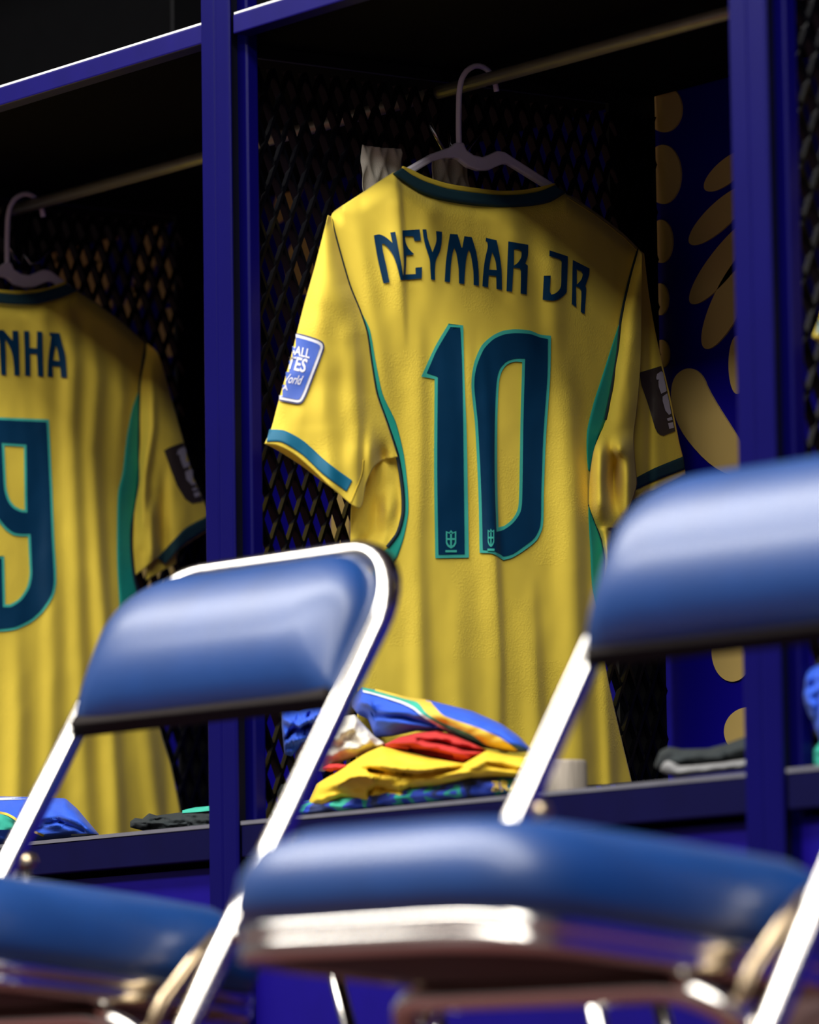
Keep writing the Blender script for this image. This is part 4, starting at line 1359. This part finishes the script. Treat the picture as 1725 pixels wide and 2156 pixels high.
def make_chair(dz=0.0, dth=0.0):
    root = thing('folding_chair', 'x', 'chair', (0, 0, 0), 0, 'blue padded folding chairs')
    R = 0.0125
    # inverted U of chromed tube: front legs and back frame in one bend
    pts = []
    rc = 0.098
    h = WT / 2
    zt = HT - R
    for z in (0.012, 0.2, 0.36, 0.42, 0.5, 0.6):
        pts.append(tp(-h, z))
    for k in range(11):
        a = math.pi - math.pi / 2 * k / 10
        pts.append(tp(-h + rc + rc * math.cos(a), zt - rc * 0.85 + rc * 0.85 * math.sin(a)))
    for k in range(11):
        a = math.pi / 2 - math.pi / 2 * k / 10
        pts.append(tp(h - rc + rc * math.cos(a), zt - rc * 0.85 + rc * 0.85 * math.sin(a)))
    for z in (0.6, 0.5, 0.42, 0.36, 0.2, 0.012):
        pts.append(tp(h, z))
    b = MB()
    b.tube(pts, R, 16)
    b.build('front_frame', M['chrome'], root, local=True)
    for sx in (-1, 1):
        b = MB()
        b.tube([tp(sx * h, 0.0), tp(sx * h, 0.035)], R * 1.25, 12)
        b.build('foot_cap', M['rubber'], root, local=True)
    # backrest pad: rounded outline lofted into a puffy cushion
    z0, z1 = 0.618, HT - 2 * R - 0.006 + dz
    hw = h - R + 0.002
    zc = (z0 + z1) / 2
    ra = rc - R
    rz = (rc * 0.85 - R)
    out = []
    for k in range(17):
        out.append((-hw + 2 * hw * k / 16, z0))
    for k in range(1, 7):
        out.append((hw, z0 + (z1 - rz - z0) * k / 6))
    for k in range(1, 11):
        a = math.pi / 2 * k / 10
        out.append((hw - ra + ra * math.cos(a), z1 - rz + rz * math.sin(a)))
    for k in range(1, 17):
        out.append((hw - ra - 2 * (hw - ra) * k / 16, z1))
    for k in range(1, 11):
        a = math.pi / 2 + math.pi / 2 * k / 10
        out.append((-hw + ra + ra * math.cos(a), z1 - rz + rz * math.sin(a)))
    for k in range(1, 6):
        out.append((-hw, z1 - rz - (z1 - rz - z0) * k / 6))
    n = len(out)
    V = []
    prof = [(0.010, -1), (0.0, -0.3), (-0.001, 0.22), (0.001, 0.5), (0.006, 0.70), (0.014, 0.84), (0.026, 0.93), (0.040, 0.98), (0.054, 1.0), (0.068, 1.0)]
    for sh_, fac in prof:
        for (x, z) in out:
            kx = 1 - sh_ / hw
            kz = 1 - sh_ / ((z1 - z0) / 2)
            zz = zc + (z - zc) * kz
            v = (zz - z0) / (z1 - z0)
            full = 0.016 + dth + 0.036 * math.sqrt(max(1 - ((v - 0.54) / 0.60) ** 2, 0.02))
            full *= 1 - 0.35 * abs(x * kx / hw) ** 6 * (1 - min(max(v, 0), 1))
            V.append(tp(x * kx, zz, full * fac if fac > 0 else 0.008 * fac))
    Fc = [tuple(range(n))[::-1], tuple((len(prof) - 1) * n + k for k in range(n))]
    for i in range(len(prof) - 1):
        for k in range(n):
            Fc.append((i * n + k, i * n + (k + 1) % n, (i + 1) * n + (k + 1) % n, (i + 1) * n + k))
    mk('backrest_pad', V, Fc, M['vinyl'], root, local=True)
    # dark shell under the lower edge of the pad
    b = MB()
    b.prism([(-hw, 0.612), (hw, 0.612), (hw, 0.624), (-hw, 0.624)], lambda p, t: tp(p[0], p[1], t), -0.006, 0.016)
    b.build('backrest_shell', M['shell'], root, smooth=False, local=True, bevel=0.002)
    # seat: rounded plan, tilted back
    YR, ZR = 0.325, 0.302
    ln, tilt = 0.42, 0.09
    fw = 0.198

    def sp(a, q, hgt):
        """a lateral, q from rear (0) to front (ln), hgt above the seat plane"""
        return Vector((a, YR - q * math.cos(tilt) - hgt * math.sin(tilt) * -0.0 + hgt * math.sin(tilt), ZR + q * math.sin(tilt) + hgt * math.cos(tilt)))

    def plan(k, n, grow=0.0):
        """closed rounded outline"""
        t = 2 * math.pi * k / n
        c_, s_ = math.cos(t), math.sin(t)
        ex = 4.6 if s_ > 0 else 9.0
        x = math.copysign(abs(c_) ** (2 / ex), c_) * (fw + grow)
        y = math.copysign(abs(s_) ** (2 / ex), s_) * (ln / 2 + grow)
        # narrower at the back
        x *= 0.93 + 0.07 * (y / (ln / 2))
        return x, y + ln / 2
    n = 64
    V = []
    prof = [(0.0, 0.030), (0.006, 0.048), (0.004, 0.072), (-0.008, 0.095), (-0.035, 0.110), (-0.08, 0.117), (-0.14, 0.120)]
    for gr, hg in prof:
        for k in range(n):
            x, q = plan(k, n, gr)
            V.append(sp(x, q, hg))
    Fc = []
    for i in range(len(prof) - 1):
        for k in range(n):
            Fc.append((i * n + k, i * n + (k + 1) % n, (i + 1) * n + (k + 1) % n, (i + 1) * n + k))
    Fc.append(tuple((len(prof) - 1) * n + k for k in range(n)))
    Fc.append(tuple(range(n))[::-1])
    mk('seat_pad', V, Fc, M['vinyl'], root, local=True)
    V = []
    prof = [(-0.03, 0.004), (-0.002, 0.000), (0.001, 0.004), (0.0015, 0.015), (-0.0005, 0.0165), (0.0015, 0.018), (0.002, 0.029), (-0.002, 0.031), (-0.03, 0.030)]
    for gr, hg in prof:
        for k in range(n):
            x, q = plan(k, n, gr)
            V.append(sp(x, q, hg))
    Fc = []
    for i in range(len(prof) - 1):
        for k in range(n):
            Fc.append((i * n + k, i * n + (k + 1) % n, (i + 1) * n + (k + 1) % n, (i + 1) * n + k))
    mk('seat_rim', V, Fc, M['chrome'], root, local=True)
    V = []
    for gr, hg in [(-0.006, 0.020), (-0.006, 0.004), (-0.05, 0.000), (-0.12, -0.002)]:
        for k in range(n):
            x, q = plan(k, n, gr)
            V.append(sp(x, q, hg))
    Fc = []
    for i in range(3):
        for k in range(n):
            Fc.append((i * n + k, i * n + (k + 1) % n, (i + 1) * n + (k + 1) % n, (i + 1) * n + k))
    Fc.append(tuple(3 * n + k for k in range(n)))
    mk('seat_underside', V, Fc, M['pan'], root, local=True)
    # rear leg frame: inverted U whose cross bar lies below the seat front
    hb = 0.205
    top = Vector((0, 0.120, 0.309))
    foot = Vector((0, 0.47, 0.012))
    d = (foot - top)

    def rl(a, t):
        return Vector((a, top.y + d.y * t, top.z + d.z * t))
    pts = [rl(-hb - 0.0, 1.0), rl(-hb, 0.5), rl(-hb, 0.16)]
    for k in range(8):
        a = math.pi - math.pi / 2 * k / 7
        pts.append(rl(-hb + 0.06 + 0.06 * math.cos(a), 0.11 - 0.11 * math.sin(a)))
    for k in range(8):
        a = math.pi / 2 - math.pi / 2 * k / 7
        pts.append(rl(hb - 0.06 + 0.06 * math.cos(a), 0.11 - 0.11 * math.sin(a)))
    pts += [rl(hb, 0.16), rl(hb, 0.5), rl(hb, 1.0)]
    b = MB()
    b.tube(pts, 0.0115, 14)
    b.build('rear_frame', M['chrome'], root, local=True)
    for sx in (-1, 1):
        b = MB()
        b.tube([rl(sx * hb, 1.02), rl(sx * hb, 0.95)], 0.0145, 12)
        b.build('foot_cap', M['rubber'], root, local=True)
        # flat side link beside the front tube
        b = MB()
        lk = [tp(sx * (h - 0.018), 0.385, 0.004), tp(sx * (h - 0.018), 0.35, 0.014), tp(sx * (h - 0.018), 0.31, 0.024), tp(sx * (h - 0.018), 0.25, 0.022)]
        b.tube(lk, [0.006, 0.011, 0.013, 0.009], 12, flat=0.5)
        b.build('side_link', M['warm_chrome'], root, local=True)
        b = MB()
        p0 = tp(sx * (h - 0.016), 0.385, 0.0)
        b.tube([p0, p0 + Vector((sx * 0.03, 0, 0))], 0.0075, 12)
        b.build('pivot_bolt', M['chrome'], root, local=True)
        # hinge stop behind the tube: pin with a chrome cap, its warm reflection painted in
        p0 = tp(sx * (h - 0.004), 0.468, -0.030)
        b = MB()
        b.tube([p0 + Vector((0, 0, -0.07)), p0 + Vector((0, 0, 0.022))], 0.005, 10)
        pn = b.build('hinge_pin', M['steel'], root, local=True)
        b = MB()
        b.lathe([(0.004, 0.02), (0.011, 0.021), (0.0125, 0.026), (0.010, 0.033), (0.004, 0.035)], p0, 16)
        b.build('pin_cap', M['warm_chrome'], pn, local=True)
    return root


chA = make_chair(0.005)
chA.location = (0.7771, -0.8928, 0)
chA.rotation_euler = (0, 0, 0.0674)
chA['label'] = 'blue padded folding chair in front of the left post, chrome top bar showing'
chB = make_chair(0.008, 0.014)
chB.location = (1.6922, -0.9252, 0)
chB.rotation_euler = (0, 0, 0.073)
chB['label'] = 'nearest blue padded folding chair, backrest running off the right edge'

# ------------------------------------------------------------------ things low behind the chairs
mb = MB()
st = thing('metal_stool', 'low stool behind the middle seat, only its slim metal legs visible', 'stool', tuple(S(1000, 2120, 1, -0.35)), 0)
st.location.z = 0.0
for (xa, ya, xb, yb, yd) in ((703, 2040, 735, 2160, -0.35), (1243, 2060, 1262, 2160, -0.55), (1376, 2060, 1402, 2160, -0.35), (905, 2060, 925, 2160, -0.5)):
    a = S(xa, ya, 1, yd)
    c_ = S(xb, yb, 1, yd)
    d = (c_ - a)
    foot = a + d * ((a.z) / (a.z - c_.z)) * 0.999
    topp = a + d * (-(0.392 - a.z) / (a.z - c_.z))
    b = MB()
    b.tube([topp, foot], 0.0085, 10)
    b.build('leg', M['chrome'], st)
b = MB()
a = S(703, 2040, 1, -0.35)
c_ = S(1390, 2040, 1, -0.35)
b.box(a.x - 0.02, c_.x + 0.02, -0.56, -0.33, 0.39, 0.412)
b.build('stool_top', M['pan'], st, smooth=False, bevel=0.008)

# dark red kit bag on the floor at the right
a = S(1690, 2080, 1, -0.17)
mb = MB()
root = thing('kit_bag', 'dark maroon kit bag on the floor at the lower right edge', 'bag', (a.x + 0.2, -0.17, 0), 0)
V = []
Fc = []
nu, nv = 28, 20
for i in range(nu + 1):
    t = i / nu
    e = max(1 - abs(2 * t - 1) ** 6, 0) ** 0.5
    for j in range(nv):
        an = 2 * math.pi * j / nv
        cz = 0.5 + 0.5 * math.copysign(abs(math.sin(an)) ** 0.7, math.sin(an))
        cy = math.copysign(abs(math.cos(an)) ** 0.7, math.cos(an)) * 0.15
        V.append((-0.22 + 0.5 * t, cy * (0.4 + 0.6 * e), 0.002 + cz * 0.345 * (0.35 + 0.65 * e) + 0.012 * noise.noise(Vector((t * 6, an, 0))) * cz))
for i in range(nu):
    for j in range(nv):
        Fc.append((i * nv + j, i * nv + (j + 1) % nv, (i + 1) * nv + (j + 1) % nv, (i + 1) * nv + j))
Fc.append(tuple(range(nv))[::-1])
Fc.append(tuple(nu * nv + j for j in range(nv)))
mk('bag_body', V, Fc, M['bag'], root, local=True)
b = MB()
b.tube([(-0.08, -0.155, 0.18), (-0.07, -0.16, 0.30), (0.0, -0.12, 0.37), (0.07, -0.16, 0.30), (0.08, -0.155, 0.18)], 0.008, 8)
b.build('bag_handle', M['blackcloth'], root, local=True)
